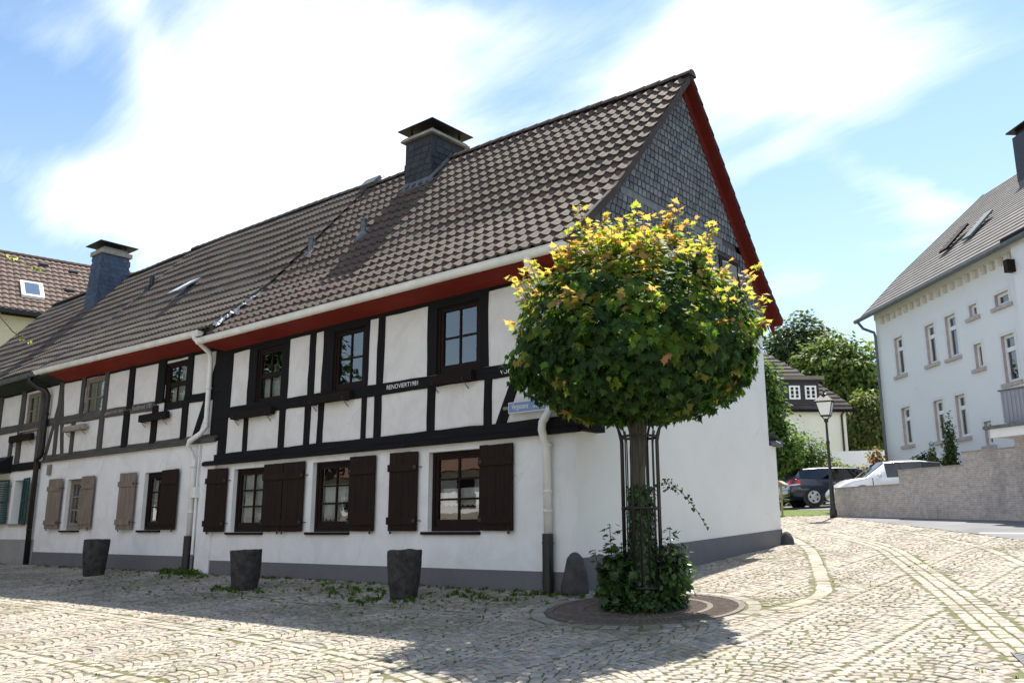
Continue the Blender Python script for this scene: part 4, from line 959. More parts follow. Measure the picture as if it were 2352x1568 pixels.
# ------------------------------------------------------------------ globe maple, its guard, grate and undergrowth
def maple():
    base = gz(*GC); t = thing('maple_tree', 'small globe-shaped maple with yellow-orange shoots on a dark green crown', 'tree', (GC[0], GC[1], base))
    x, y = GC; b = MB(); pts = []; rad = []
    for i in range(16):
        z = base+.02+(3.3)*i/15; pts.append((x+.02*sin(i*.8)-.03, y+.015*cos(i*1.1), z)); rad.append(.125-.035*i/15+.012*sin(i*2.3)+(.05 if i == 0 else 0)+(.02 if z > 2.0 and z < 2.3 else 0))
    b.tube(pts, rad, 14)
    rnd = random.Random(11)
    for k in range(16):
        d = rvec(rnd); d.z = abs(d.z)*.8+.1; s = Vector((x, y, rnd.uniform(2.25, 3.1))); e = s+Vector((d.x*1.4, d.y*1.4, d.z*1.4)); mdl = (s+e)/2+Vector((0, 0, .15))
        b.tube([s, mdl, e], [.045, .03, .012], 6)
    b.build('trunk', 'bark', t, smooth=True)
    m = MB(); cz = 3.36; rnd = random.Random(5); n = 0; R = 1.66
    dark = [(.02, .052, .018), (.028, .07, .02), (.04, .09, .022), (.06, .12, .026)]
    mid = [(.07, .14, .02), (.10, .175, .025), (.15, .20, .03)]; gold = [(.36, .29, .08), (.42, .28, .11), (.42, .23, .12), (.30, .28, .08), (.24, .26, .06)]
    def radius(d): 
        k = 1+.10*noise.noise(d*2.1)+.10*noise.noise(d*4.7+Vector((3, 0, 0)))+.06*noise.noise(d*11)
        zz = d.z; rz = 1.66 if zz > 0 else 1.06
        p = 2.0 if zz > 0 else 2.25; q = (abs(d.x)**p+abs(d.y)**p+abs(d.z)**p)**(-1/p); tp = 1-.13*max(0, zz)
        return Vector((d.x*R*q*k*tp, d.y*R*q*k*tp, d.z*rz*q*(k if zz > 0 else 1+.3*(k-1))))
    while n < 11500:
        d = rvec(rnd); q = 1-abs(rnd.gauss(0, .11)) if n < 9300 else rnd.uniform(.35, .9)
        o = radius(d); p = Vector((x-.02, y-.01, cz))+o*q
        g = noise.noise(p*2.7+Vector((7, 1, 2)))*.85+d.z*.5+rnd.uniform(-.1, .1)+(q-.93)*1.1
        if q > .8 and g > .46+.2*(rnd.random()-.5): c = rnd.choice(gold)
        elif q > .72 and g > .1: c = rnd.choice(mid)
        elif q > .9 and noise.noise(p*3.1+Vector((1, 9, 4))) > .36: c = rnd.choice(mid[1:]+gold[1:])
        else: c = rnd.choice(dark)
        nr = Vector((d.x, d.y, d.z+.35))*.9+rvec(rnd)*.55; tip = Vector((d.x*.4, d.y*.4, -1))+rvec(rnd)*.45
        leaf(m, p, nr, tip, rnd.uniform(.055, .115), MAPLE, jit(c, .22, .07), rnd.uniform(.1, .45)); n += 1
    # young shoots standing out of the top and sides, each with paired yellow leaves
    tw = MB()
    def shoot(d, ln, k):
        s = Vector((x, y, cz))+radius(d)*.9; up = (d*.55+Vector((0, 0, .75))).normalized(); e = s+up*ln; tw.tube([s, (s+e)/2+rvec(rnd)*.02, e], [.007, .005, .003], 5)
        for i in range(k):
            f = .25+.75*i/k; p = s+(e-s)*f; a = rnd.uniform(0, 6.28); out = Vector((cos(a), sin(a), .35))
            c = rnd.choice(gold) if f > .45 else rnd.choice(mid); leaf(m, p+out*.07, Vector((0, 0, 1))+rvec(rnd)*.6, out+Vector((0, 0, -.5)), rnd.uniform(.05, .095), MAPLE, jit(c, .2, .08), .25)
    V = lambda a, el: Vector((cos(a)*cos(el), sin(a)*cos(el), sin(el)))
    for k in range(96): shoot(V(rnd.uniform(0, 6.28), math.asin(rnd.uniform(-.1, .98))), rnd.uniform(.16, .5), rnd.randint(9, 16))
    rt = Vector((.84, .54, 0))
    for (h, v_, ln) in ((-.1, 1, .7), (.33, .95, .62), (-.38, .9, .6), (.75, .72, .6), (-.78, .5, .62), (-.97, .3, .75), (-.9, .42, .7), (.93, .35, .65), (.99, .12, .6), (-.6, .75, .5), (.55, .85, .5), (1, -.05, .45), (-.99, .02, .45)):
        d = (rt*h+Vector((-.25, -.45, 0))*(1-abs(h))+Vector((0, 0, v_))).normalized(); shoot(d, ln, 18)
    n0 = len(m.v)
    m.v += tw.v; m.f += [tuple(q+n0 for q in f) for f in tw.f]; m.m += [1]*len(tw.f); m.c += [(.06, .05, .03)]*len(tw.f)
    m.build('crown', ['leaf', 'twig'], t)
maple()
def guard():
    x, y = GC; b0 = gz(x, y); t = thing('tree_guard', 'slim black iron cage with curled tips around the maple trunk', 'tree guard', (x, y, b0))
    n = 16; R = .25
    for i in range(n):
        a = 2*pi*(i+.3)/n; ca, sa = cos(a), sin(a); main = i % 4 == 0; r = .017 if main else .009
        p = [(x+ca*R, y+sa*R, b0+.0 if main else b0+.12), (x+ca*R, y+sa*R, b0+2.14), (x+ca*(R+.02), y+sa*(R+.02), b0+2.24)]
        if i % 2 == 0:
            p += [(x+ca*(R+.06), y+sa*(R+.06), b0+2.33), (x+ca*(R+.085), y+sa*(R+.085), b0+2.37), (x+ca*(R+.075), y+sa*(R+.075), b0+2.405), (x+ca*(R+.04), y+sa*(R+.04), b0+2.40)]
        else: p += [(x+ca*(R+.035), y+sa*(R+.035), b0+2.31)]
        m = MB(); m.tube(p, r, 6); adopt(m.build('bar', 'iron_dark', smooth=True), t)
    for z in (2.2, 1.26, .25):
        m = MB(); m.tube([(x+cos(2*pi*k/24)*R, y+sin(2*pi*k/24)*R, b0+z) for k in range(25)], .018, 6, cap=False); adopt(m.build('band', 'iron_dark', smooth=True), t)
guard()
def grate():
    x, y = GC; t = thing('tree_grate', 'round cast iron tree grate of radial bars set in the paving', 'tree grate', (x, y, gz(x, y)))
    G2 = lambda X, Y, d: (X, Y, gz(X, Y)+d)
    def ringm(r0, r1, n, d, h=.02):
        m = MB(); 
        for k in range(n):
            a, b = 2*pi*k/n, 2*pi*(k+1)/n; q = [(x+r*cos(g), y+r*sin(g)) for r, g in ((r0, a), (r1, a), (r1, b), (r0, b))]
            m.hexa([G2(*p, d-h) for p in q]+[G2(*p, d) for p in q])
        return m
    adopt(ringm(1.19, 1.265, 72, .004).build('outer_ring', 'iron_rust'), t); adopt(ringm(.80, .87, 64, .003).build('middle_ring', 'iron_rust'), t); adopt(ringm(.42, .47, 48, .004).build('inner_ring', 'iron_rust'), t)
    for (r0, r1, n, w) in ((.872, 1.188, 92, .0125), (.472, .798, 60, .0125)):
        m = MB()
        for k in range(n):
            a = 2*pi*k/n; ca, sa = cos(a), sin(a); q = [(x+r0*ca+w*sa*.7, y+r0*sa-w*ca*.7), (x+r1*ca+w*sa, y+r1*sa-w*ca), (x+r1*ca-w*sa, y+r1*sa+w*ca), (x+r0*ca-w*sa*.7, y+r0*sa+w*ca*.7)]
            m.hexa([G2(*p, -.012) for p in q]+[G2(*p, .001) for p in q])
        adopt(m.build('grate_bars', 'iron_rust'), t)
    m = MB(); m.face([G2(x+1.26*cos(2*pi*k/48), y+1.26*sin(2*pi*k/48), -.014) for k in range(48)]); adopt(m.build('pit', 'room_dark'), t)
grate()
def undergrowth():
    x, y = GC; b0 = gz(x, y); rt = Vector((.84, .54, 0)); fw = Vector((-.54, .84, 0))
    cols = [(.022, .045, .016), (.035, .07, .02), (.05, .095, .026), (.075, .13, .033)]
    def bush(label, off, rx, rz, n, seed, sprigs, shape=OVAL):
        o = Vector((x, y, 0))+rt*off[0]+fw*off[1]; z = gz(o.x, o.y); t = thing('shrub', label, 'shrub', (o.x, o.y, z))
        rnd = random.Random(seed); st = MB(); lf = MB()
        crown(lf, (o.x, o.y, z+rz*.8), (rx, rx*1.0, rz), n, .085, shape, cols, seed, (.35, 1.05), .3, 1.6, .8, .5)
        for k in range(9):
            a = rnd.uniform(0, 6.28); e = o+Vector((cos(a)*rx*.6, sin(a)*rx*.6, 0)); e.z = z+rz*1.3; st.tube([(o.x, o.y, z), ((o.x+e.x)/2, (o.y+e.y)/2, z+rz*.7), e], [.012, .009, .004], 5)
        for (dx, h) in sprigs:
            e = o+rt*dx+fw*rnd.uniform(-.1, .1); e.z = z+h; st.tube([(o.x, o.y, z+.2), (o.x+(e.x-o.x)*.8, o.y+(e.y-o.y)*.8, z+h*.6), e], [.01, .008, .004], 5)
            for k in range(26):
                f = rnd.uniform(.45, 1.0); a = rnd.uniform(0, 6.28); p = Vector((o.x, o.y, z+.2)).lerp(e, f)+Vector((cos(a)*.1, sin(a)*.1, 0)); leaf(lf, p, Vector((0, 0, 1))+rvec(rnd)*.5, Vector((cos(a), sin(a), -.3)), rnd.uniform(.05, .09), shape, jit(rnd.choice(cols[1:]), .2))
        adopt(st.build('stems', 'twig'), t); adopt(lf.build('foliage', 'leaf_gloss'), t)
    bush('leafy dark shrub left of the maple trunk with one tall sprig', (-.32, -.1), .28, .42, 760, 21, [(-.1, 1.08), (-.3, .75), (.05, .85)], MAPLE)
    bush('glossy shrub right of the maple trunk catching the light', (.36, .02), .28, .46, 820, 22, [(.0, 1.0), (.15, .8), (.2, .72)])
    # ivy
    t = thing('ivy', 'dark ivy climbing the maple trunk and spilling over the iron grate', 'ivy', (x, y, b0)); rnd = random.Random(31); lf = MB(); st = MB()
    for k in range(1500):
        a = rnd.uniform(0, 6.28); z = rnd.random()**1.2*1.55; r = .13+rnd.uniform(0, .08)+(.1*max(0, .7-z)); p = (x+cos(a)*r, y+sin(a)*r, b0+z)
        leaf(lf, p, (cos(a), sin(a), .3+rnd.uniform(-.3, .5)), (rnd.uniform(-.4, .4), rnd.uniform(-.4, .4), -1), rnd.uniform(.035, .065), IVY, jit(rnd.choice(cols[:3]), .25))
    for k in range(1500):
        a = rnd.uniform(0, 6.28); r = .54*sqrt(rnd.random()); X, Y = x+cos(a)*r*1.05, y+sin(a)*r; z = gz(X, Y)+.02+max(0, .3-.42*r)*rnd.random()
        leaf(lf, (X, Y, z), Vector((cos(a)*.4, sin(a)*.4, 1))+rvec(rnd)*.5, (cos(a), sin(a), -.2), rnd.uniform(.04, .07), IVY, jit(rnd.choice(cols[:3]+[(.07, .05, .02)] if rnd.random() < .1 else cols[:3]), .25))
    for s in range(10):
        a = 2*pi*s/10; st.tube([(x+cos(a+.1*k)*(.15), y+sin(a+.1*k)*(.15), b0+k*.17) for k in range(9)], .007, 5)
    # one tendril hanging out to the right
    p0 = Vector((x, y, b0+1.55))+rt*.27; pts = [p0, p0+rt*.12+Vector((0, 0, .04)), p0+rt*.28+Vector((0, 0, -.1)), p0+rt*.45+Vector((0, 0, -.32)), p0+rt*.58+Vector((0, 0, -.55))]; st.tube(pts, .004, 5)
    for k in range(70):
        f = rnd.random()**1.7*3.99; i = int(f); p = pts[i].lerp(pts[i+1], f-i)+rvec(rnd)*(.07*(1-f/4)+.01); leaf(lf, p, rvec(rnd), (0, 0, -1), rnd.uniform(.025, .05), IVY, jit(cols[1], .25))
    adopt(st.build('stems', 'twig'), t); adopt(lf.build('leaves', 'leaf_gloss'), t)
undergrowth()

# ------------------------------------------------------------------ small things on the pavement
def planters():
    for (x, y, r, h, lab, sd_) in ((-13.45, -1.05, .30, .84, 'dark stone planter farthest left, in front of the bleached shutters', 1), (-6.45, -1.5, .29, .72, 'squat dark stone planter standing between the other two', 2), (-2.45, -1.27, .275, .74, 'tall dark stone planter nearest the maple, mottled with pale spots', 3)):
        z = gz(x, y)-.03; m = MB(); m.lathe([(r*.74, 0), (r*.78, h*.08), (r*.88, h*.35), (r*.96, h*.7), (r*1.0, h*.93), (r*1.0, h), (r*.97, h*1.02), (r*.84, h*1.015), (r*.8, h*.86)], 26, (x, y, z), jit=.12)
        for i, v in enumerate(m.v):
            k = (v[2]-z)/h
            if k > .5: m.v[i] = (v[0], v[1], v[2]+(k-.5)*.16*(v[0]-x)*.6+(.02*noise.noise(Vector((v[0]*6, v[1]*6, sd_))) if k > .9 else 0))
        t = thing('stone_planter', lab, 'planter', (x, y, z), 'dark stone planters along the house front'); adopt(m.build('pot', 'planter_stone', smooth=True), t)
        s = MB(); s.lathe([(r*.8, 0), (r*.79, .02), (r*.3, .04)], 20, (x, y, z+h*.84)); adopt(s.build('soil', 'joint_soil'), t)
planters()
def sign():
    x0, x1, z0, z1 = -1.27, -.36, 2.775, 2.955
    t = thing('street_sign', 'blue enamel street name sign on a bracket beside the downpipe', 'sign', ((x0+x1)/2, -.1, z0)); y = -.13
    m = MB(); m.box(x0, x1, y-.006, y, z0, z1); adopt(m.build('plate', 'sign_blue'), t)
    m = MB()
    for (a, b, c, d) in ((x0, x1, z0, z0+.011), (x0, x1, z1-.009, z1), (x0, x0+.008, z0+.012, z1-.01), (x1-.008, x1, z0+.012, z1-.01)): m.box(a, b, y-.010, y-.0065, c, d)
    adopt(m.build('border', 'sign_white'), t)
    m = MB(); m.box(x0-.13, x0+.05, -.125, -.06, 2.85, 2.9); m.box(x0-.13, x0-.08, -.06, -.0, 2.85, 2.9); m.box(x1-.1, x1-.05, -.125, 0, 2.85, 2.9); adopt(m.build('bracket', 'frame_grey'), t)
    text_mesh('Vergessene', 'lettering', 'sign_white', t, x0+.07, x0+.415, z0+.035, y-.0075, .115); text_mesh('Stra\u00dfe', 'lettering', 'sign_white', t, x0+.515, x0+.80, z0+.06, y-.0075, .09)
sign()
def guards():
    for (x, y, h, r, lab) in ((.02, -.12, .68, .2, 'rounded grey guard stone at the house corner beside the black standpipe'), (.08, 7.42, .36, .16, 'low sloping guard stone at the far end of the gable wall')):
        z = gz(x, y)-.1; m = MB(); m.lathe([(r, 0), (r*.98, h*.3), (r*.85, h*.62), (r*.6, h*.9), (r*.3, h*1.0), (.02, h*1.03)], 16, (x, y, z), jit=.2); tag(m.build('guard_stone', 'guard_stone', smooth=True), lab, 'guard stone', 'guard stones at the wall ends')
guards()
def drain():
    t = thing('storm_drain', 'square slotted iron drain cover in the gutter line', 'drain', (6.42, -2.2, gz(6.4, -2.2))); g = lambda X, Y, d: (X, Y, gz(X, Y)+d); o = Vector((6.08, -1.95)); u = Vector((.5, -.1)); v = Vector((.2, -.5))
    def b(a0, a1, b0, b1, d0, d1, nm, mt):
        m = MB(); q = [o+u*a+v*c for a, c in ((a0, b0), (a1, b0), (a1, b1), (a0, b1))]; m.hexa([g(p.x, p.y, d0) for p in q]+[g(p.x, p.y, d1) for p in q]); adopt(m.build(nm, mt), t)
    b(0, 1, 0, 1, -.02, -.005, 'pit', 'room_dark'); b(0, .06, 0, 1, 0, .012, 'rim', 'iron_dark'); b(.94, 1, 0, 1, 0, .012, 'rim', 'iron_dark'); b(.06, .94, 0, .06, 0, .012, 'rim', 'iron_dark'); b(.06, .94, .94, 1, 0, .012, 'rim', 'iron_dark')
    for k in range(7): b(.06, .94, .1+k*.12, .16+k*.12, 0, .009, 'bar', 'zinc')
drain()
def weeds():
    m = MB(); rnd = random.Random(9); cols = [(.07, .12, .025), (.10, .16, .035), (.13, .19, .045), (.05, .09, .02)]
    spots = [(-11.2+rnd.uniform(-.4, 1), -.15-rnd.random()*.25, 14, .16) for _ in range(10)]+[(rnd.uniform(-19, -.3), -.08-abs(rnd.gauss(0, .15)), 6, .06) for _ in range(150)]+[(rnd.uniform(-13, .2), -rnd.random()**1.3*2.8, 5, .045) for _ in range(300)]
    for (x, y, n, s) in ((-6.9, -1.55, 30, .3), (-6.2, -1.75, 20, .25), (-2.6, -1.62, 34, .36), (-2.1, -1.5, 16, .2), (-4.4, -1.1, 30, .5), (-3.7, -.9, 20, .3), (-.9, -.95, 14, .25), (-.35, -.35, 26, .28), (.3, -.35, 10, .2), (-10, -.6, 24, .4), (-1.6, -.7, 20, .3)):
        spots += [(x+rnd.gauss(0, s), y+rnd.gauss(0, s*.5), 8, .075) for _ in range(int(n*.6))]
    spots += [(rnd.uniform(-4, 6.5), rnd.uniform(-7.5, -1.6), 4, .03) for _ in range(160)]+[(3.55+rnd.gauss(0, .35), rnd.uniform(.3, 5), 4, .03) for _ in range(40)]
    for (x, y, n, s) in spots:
        if x < .05 and y > -.03 or math.dist((x, y), GC) < GR or in_asph(x, y): continue
        z = gz(x, y)-.01
        for k in range(n):
            a = rnd.uniform(0, 6.28); l = s*rnd.uniform(.5, 1.2); w = .006+l*.05; c = jit(rnd.choice(cols), .2); dx, dy = cos(a), sin(a); q = rnd.uniform(.2, .9); X, Y = x+rnd.gauss(0, s*.35), y+rnd.gauss(0, s*.35)
            m.face([(X-dy*w, Y+dx*w, z), (X+dy*w, Y-dx*w, z), (X+dx*l*q*.6+dy*w, Y+dy*l*q*.6-dx*w, z+l*.7), (X+dx*l*q, Y+dy*l*q, z+l*(1-q*.4)), (X+dx*l*q*.6-dy*w, Y+dy*l*q*.6+dx*w, z+l*.7)], 0, c)
    o = m.build('grass', 'leaf'); o['kind'] = 'stuff'; tag(o, 'tufts of grass and weeds growing between the cobbles', 'grass')
weeds()

# ------------------------------------------------------------------ right side: walls, lamp, cars, houses
WU = Vector((.893, -.45, 0)); WN = Vector((-.45, -.893, 0))
def framebox(m, o, u, n, s0, s1, d0, d1, z0, z1, mi=0, c=None):
    p = lambda s, d, z: (o[0]+u.x*s-n.x*d, o[1]+u.y*s-n.y*d, z)
    m.hexa([p(s0, d0, z0), p(s1, d0, z0), p(s1, d1, z0), p(s0, d1, z0), p(s0, d0, z1), p(s1, d0, z1), p(s1, d1, z1), p(s0, d1, z1)], mi, c)
def brick_wall():
    o = (-2.06, 16.21); t = thing('brick_wall', 'stepped grey brick wall along the asphalt with dark damp stains', 'wall', (o[0], o[1], 1.4))
    for (a, b, z1) in ((0, 2.53, 2.22), (2.53, 4.67, 2.60), (4.67, 6.2, 2.93)):
        m = MB(); framebox(m, o, WU, WN, a, b, 0, .24, .7, z1); m.uv = lambda co: ((co[0]-o[0])*WU.x+(co[1]-o[1])*WU.y+((co[0]-o[0])*WN.x+(co[1]-o[1])*WN.y), co[2]); adopt(m.build('wall_section', 'brick_grey'), t)
        k = MB(); framebox(k, o, WU, WN, a-.015 if a == 0 else a+.004, b+.0, -.02, .26, z1+.002, z1+.035); adopt(k.build('coping', 'concrete_cap'), t)
    g = thing('garage', 'grey brick garage with pale roof edge and blue-grey balcony railing on top', 'garage', (4.2, 13.2, 1.2))
    m = MB(); framebox(m, o, WU, WN, 6.2, 13, .01, 5, .6, 3.55); m.uv = lambda co: ((co[0]-o[0])*WU.x+(co[1]-o[1])*WU.y+((co[0]-o[0])*WN.x+(co[1]-o[1])*WN.y), co[2]); adopt(m.build('wall', 'brick_grey'), g)
    m = MB(); framebox(m, o, WU, WN, 5.75, 13, -.22, 5, 3.2, 3.42); adopt(m.build('roof_edge', 'plaster_far'), g); m = MB(); framebox(m, o, WU, WN, 5.6, 13, -.28, 5, 3.422, 3.5); adopt(m.build('roof_sheet', 'zinc'), g)
    m = MB(); framebox(m, o, WU, WN, 6.0, 13, .0, .05, 3.56, 4.35); framebox(m, o, WU, WN, 6.0, 6.05, .06, 5, 3.56, 4.35)
    for k in range(60): framebox(m, o, WU, WN, 6.02+k*.11, 6.06+k*.11, -.02, -.002, 3.58, 4.32)
    adopt(m.build('balcony_panel', 'balcony_grey'), g); m = MB(); framebox(m, o, WU, WN, 5.95, 13, -.03, .09, 4.352, 4.39); adopt(m.build('handrail', 'zinc'), g)
brick_wall()
def lamp():
    x, y = -1.89, 15.51; b = gz(x, y); t = thing('street_lamp', 'slender black street lamp with four-sided lantern at the wall end', 'street lamp', (x, y, b))
    m = MB(); m.lathe([(.11, 0), (.1, .25), (.075, .3), (.065, .9), (.08, .93), (.05, .98), (.042, 2.2), (.055, 2.22), (.055, 2.28), (.038, 2.32), (.034, 2.85), (.07, 2.9), (.05, 2.98)], 14, (x, y, b-.02)); adopt(m.build('post', 'iron_dark', smooth=True), t)
    z0 = b+2.98; a, c = .15, .235; z1, z2 = z0+.07, z0+.48
    fr = MB(); gl = MB()
    def rot(dx, dy): g = radians(12); return (x+dx*cos(g)-dy*sin(g), y+dx*sin(g)+dy*cos(g))
    q0 = [rot(sx*a*.9, sy*a*.9) for sx, sy in ((-1, -1), (1, -1), (1, 1), (-1, 1))]; q1 = [rot(sx*c, sy*c) for sx, sy in ((-1, -1), (1, -1), (1, 1), (-1, 1))]
    for i in range(4):
        j = (i+1) % 4; fr.tube([(*q0[i], z1), (*q1[i], z2)], .014, 5); fr.tube([(*q0[i], z1), (*q0[j], z1)], .014, 5); fr.tube([(*q1[i], z2), (*q1[j], z2)], .02, 5); fr.tube([(x, y, z0-.1), (*q0[i], z1)], .012, 5)
        gl.face([(*q0[i], z1), (*q0[j], z1), (*q1[j], z2), (*q1[i], z2)])
    adopt(fr.build('lantern_frame', 'iron_dark'), t); adopt(gl.build('lantern_glass', 'lamp_glass'), t)
    r = MB(); q2 = [rot(sx*.28, sy*.28) for sx, sy in ((-1, -1), (1, -1), (1, 1), (-1, 1))]; q3 = [rot(sx*.1, sy*.1) for sx, sy in ((-1, -1), (1, -1), (1, 1), (-1, 1))]
    r.hexa([(*p, z2+.02) for p in q2]+[(*p, z2+.2) for p in q3]); r.lathe([(.085, 0), (.1, .05), (.05, .09), (.03, .14), (.035, .17), (.005, .2)], 10, (x, y, z2+.2)); adopt(r.build('lantern_roof', 'iron_dark'), t)
lamp()
def car(name, label, base, head, L, hw, H, style, paint):
    """lofted body; x forward from the rear bumper, y left"""
    t = thing(name, label, 'car', base); h = Vector(head).normalized(); lf = Vector((-h.y, h.x, 0)); B = Vector(base)
    Wd = lambda x, y, z: B+h*(x-L/2)+lf*y+Vector((0, 0, z))
    # stations: x, belt z, roof z, bottom z, half width belt, half width roof
    if style == 'estate': st = [(0, .62, .66, .36, .72, .60), (.05, .80, .86, .30, .80, .66), (.14, .98, 1.02, .27, .85, .68), (.26, 1.0, 1.16, .25, .87, .66), (.42, 1.01, 1.35, .24, .88, .64), (.62, 1.01, H-.06, .23, .885, .64), (1.2, 1.0, H-.015, .22, .89, .66), (2.0, .98, H, .2, .89, .67), (2.7, .96, H-.02, .2, .89, .66), (3.1, .95, H-.12, .2, .88, .63), (3.75, .93, .97, .2, .87, .72), (4.2, .84, .88, .22, .83, .66), (4.5, .66, .72, .25, .74, .56), (L, .5, .55, .32, .6, .46)]; glass_span = [(4, 6), (6, 7), (7, 8), (8, 9)]; ws = (9, 10); rw = (3, 5)
    else: st = [(0, .62, .68, .36, .68, .56), (.05, .84, .9, .30, .76, .62), (.12, 1.0, 1.06, .27, .80, .62), (.26, 1.02, 1.3, .25, .82, .61), (.4, 1.02, H-.05, .24, .83, .61), (1.0, 1.0, H, .22, .84, .63), (1.7, .97, H-.01, .2, .84, .63), (2.15, .95, H-.06, .2, .835, .61), (2.75, .93, .98, .2, .82, .68), (3.2, .86, .93, .22, .78, .62), (3.5, .7, .76, .26, .7, .54), (L, .52, .58, .33, .58, .44)]; glass_span = [(4, 5), (5, 6), (6, 7)]; ws = (7, 8); rw = (2, 4)
    m = MB(); rows = []
    for (x, zb, zr, z0, wb, wr) in st:
        half = [(0, zr), (wr*.55, zr-.008), (wr*.9, zr-.035 if zr-zb > .12 else zr-.012), (wr, zr-.065 if zr-zb > .12 else zr-.02), (wb-.01, zb), (wb+.012, zb-.1), (wb+.02, (zb+z0)/2), (wb, z0+.1), (wb-.06, z0), (0, z0)]
        rows.append([Wd(x, y, z) for y, z in half]+[Wd(x, -y, z) for y, z in reversed(half[1:-1])])
    K = len(rows[0])
    for r in rows: m.v += [tuple(p) for p in r]
    for i in range(len(rows)-1):
        for j in range(K): m.f.append((i*K+j, i*K+(j+1) % K, (i+1)*K+(j+1) % K, (i+1)*K+j)); m.m.append(0); m.c.append(None)
    m.f.append(tuple(reversed(range(K)))); m.f.append(tuple((len(rows)-1)*K+j for j in range(K))); m.m += [0, 0]; m.c += [None, None]
    body = adopt(m.build('body', paint, smooth=True), t)
    def lift(q, inset, off):
        c = sum(q, Vector())/4; n = (q[1]-q[0]).cross(q[3]-q[0]).normalized()
        if n.dot(c-(B+Vector((0, 0, .7)))) < 0: n = -n; q = list(reversed(q))
        return [p+(c-p)*inset+n*off for p in q]
    for sgn in (1, -1):
        ia, ib = (3, 4) if sgn == 1 else (K-3, K-4)
        tb = MB()
        for i in range(glass_span[0][0], glass_span[-1][1]): tb.face(lift([rows[i][ib], rows[i+1][ib], rows[i+1][ia], rows[i][ia]], .0, .006))
        adopt(tb.build('window_surround', 'black_plastic'), body)
        ds = MB(); c_ = lambda i, j: rows[i][j if sgn == 1 else (K-j) % K]
        for i, f in (((5, .75), (7, .05), (9, .45)) if style == 'estate' else ((4, .9), (7, .75))):
            for j in (4, 5, 6, 7):
                p0 = c_(i, j).lerp(c_(i+1, j), f); p1 = c_(i, j+1).lerp(c_(i+1, j+1), f); o_ = lf*(sgn*.006); w_ = h*.012; ds.face([p0+o_-w_, p0+o_+w_, p1+o_+w_, p1+o_-w_])
        adopt(ds.build('door_seam', 'black_plastic'), body)
        for (a, b) in glass_span:
            g = MB(); idx = list(range(a, b))
            for i in idx:
                q = lift([rows[i][ib], rows[i+1][ib], rows[i+1][ia], rows[i][ia]], .035, .012); g.face(q)
            adopt(g.build('side_window', 'car_glass'), body)
    def band(a, b, nm):
        g = MB()
        for i in range(a, b):
            for (j, k) in ((0, 1), (1, 2), (2, 3)):
                of = Vector((0, 0, .012)) if nm == 'windscreen' else -h*.012+Vector((0, 0, .004))
                def put(q):
                    n = (q[1]-q[0]).cross(q[2]-q[0])
                    g.face(q if n.dot(of) > 0 else list(reversed(q)))
                put([p+of for p in (rows[i][j], rows[i+1][j], rows[i+1][k], rows[i][k])])
                j2, k2 = (K-j) % K, (K-k) % K; put([p+of for p in (rows[i][j2], rows[i+1][j2], rows[i+1][k2], rows[i][k2])])
        adopt(g.build(nm, 'car_glass', smooth=True), body)
    band(*ws, 'windscreen'); band(*rw, 'rear_window')
    # wheels
    R = .325; wx = (.86 if style == 'estate' else .62, L-(.98 if style == 'estate' else .78))
    for X in wx:
        for sgn in (1, -1):
            y0 = sgn*(hw-.01); c = Wd(X, y0, R); ax = lf*sgn
            def disc(m, r, d0, d1, n=22, mi=0):
                vs = [c+ax*d0+(h*cos(2*pi*k/n)+Vector((0, 0, 1))*sin(2*pi*k/n))*r for k in range(n)]+[c+ax*d1+(h*cos(2*pi*k/n)+Vector((0, 0, 1))*sin(2*pi*k/n))*r for k in range(n)]
                m.faces(vs, [tuple(range(n)), tuple(range(n, 2*n))]+[(k, (k+1) % n, n+(k+1) % n, n+k) for k in range(n)], mi)
            a = MB(); disc(a, .395, -.1, .022); adopt(a.build('wheel_arch', 'black_plastic'), body)
            w = MB(); disc(w, R, -.15, .05); wo = adopt(w.build('wheel', 'tyre'), t)
            rm = MB(); disc(rm, .235, .0, .052)
            r_ = adopt(rm.build('rim', 'rim_silver'), wo)
            sp = MB()
            for k in range(5):
                g = 2*pi*(k+.5)/5; cc = c+(h*cos(g)+Vector((0, 0, 1))*sin(g))*.15; sp.faces([cc+ax*.0545+(h*cos(2*pi*q/8)+Vector((0, 0, 1))*sin(2*pi*q/8))*.045 for q in range(8)], [tuple(range(8))])
            adopt(sp.build('rim_opening', 'black_plastic'), wo)
    for sgn in (1, -1):
        tl = MB(); q = lambda x, y, z: Wd(x, sgn*y, z)
        p = [q(-.01, .5, .78), q(.0, .62, .98), q(.12, .875, .99), q(.34, .905, .93), q(.3, .91, .80), q(.06, .84, .76)]
        k = hw/.88
        tl.prism([q(-.0, .56*k, .80), q(.08, .62*k, .97), q(.16, .88*k, .99), q(.42, .912*k, .92), q(.36, .92*k, .83), q(.03, .80*k, .78)], -h*.03+lf*(sgn*.012)); adopt(tl.build('tail_light', 'tail_red'), body)
        wl = MB(); wl.prism([q(.0, .6*k, .745), q(.03, .8*k, .775), q(.36, .922*k, .82), q(.34, .925*k, .77), q(.02, .82*k, .735)], -h*.03+lf*(sgn*.012)); adopt(wl.build('tail_lens', 'lamp_glass'), body)
        hl = MB(); hl.prism([q(L-.28, .62*k, .62), q(L-.42, .78*k, .68), q(L-.5, .8*k, .74), q(L-.34, .64*k, .72)], h*.03+lf*(sgn*.015)+Vector((0, 0, .02))); adopt(hl.build('headlight', 'lamp_glass'), body)
        mr = MB(); X = ws[0]; xx = st[ws[0]][0]+.28; c = Wd(xx, sgn*(hw+.1), 1.0); mr.obox(c-h*.06-lf*.09-Vector((0, 0, .06)), h*.12, lf*.18, (0, 0, .13)); mo = mr.build('door_mirror', paint); md = mo.modifiers.new('bevel', 'BEVEL'); md.width = .04; md.segments = 3; adopt(mo, body)
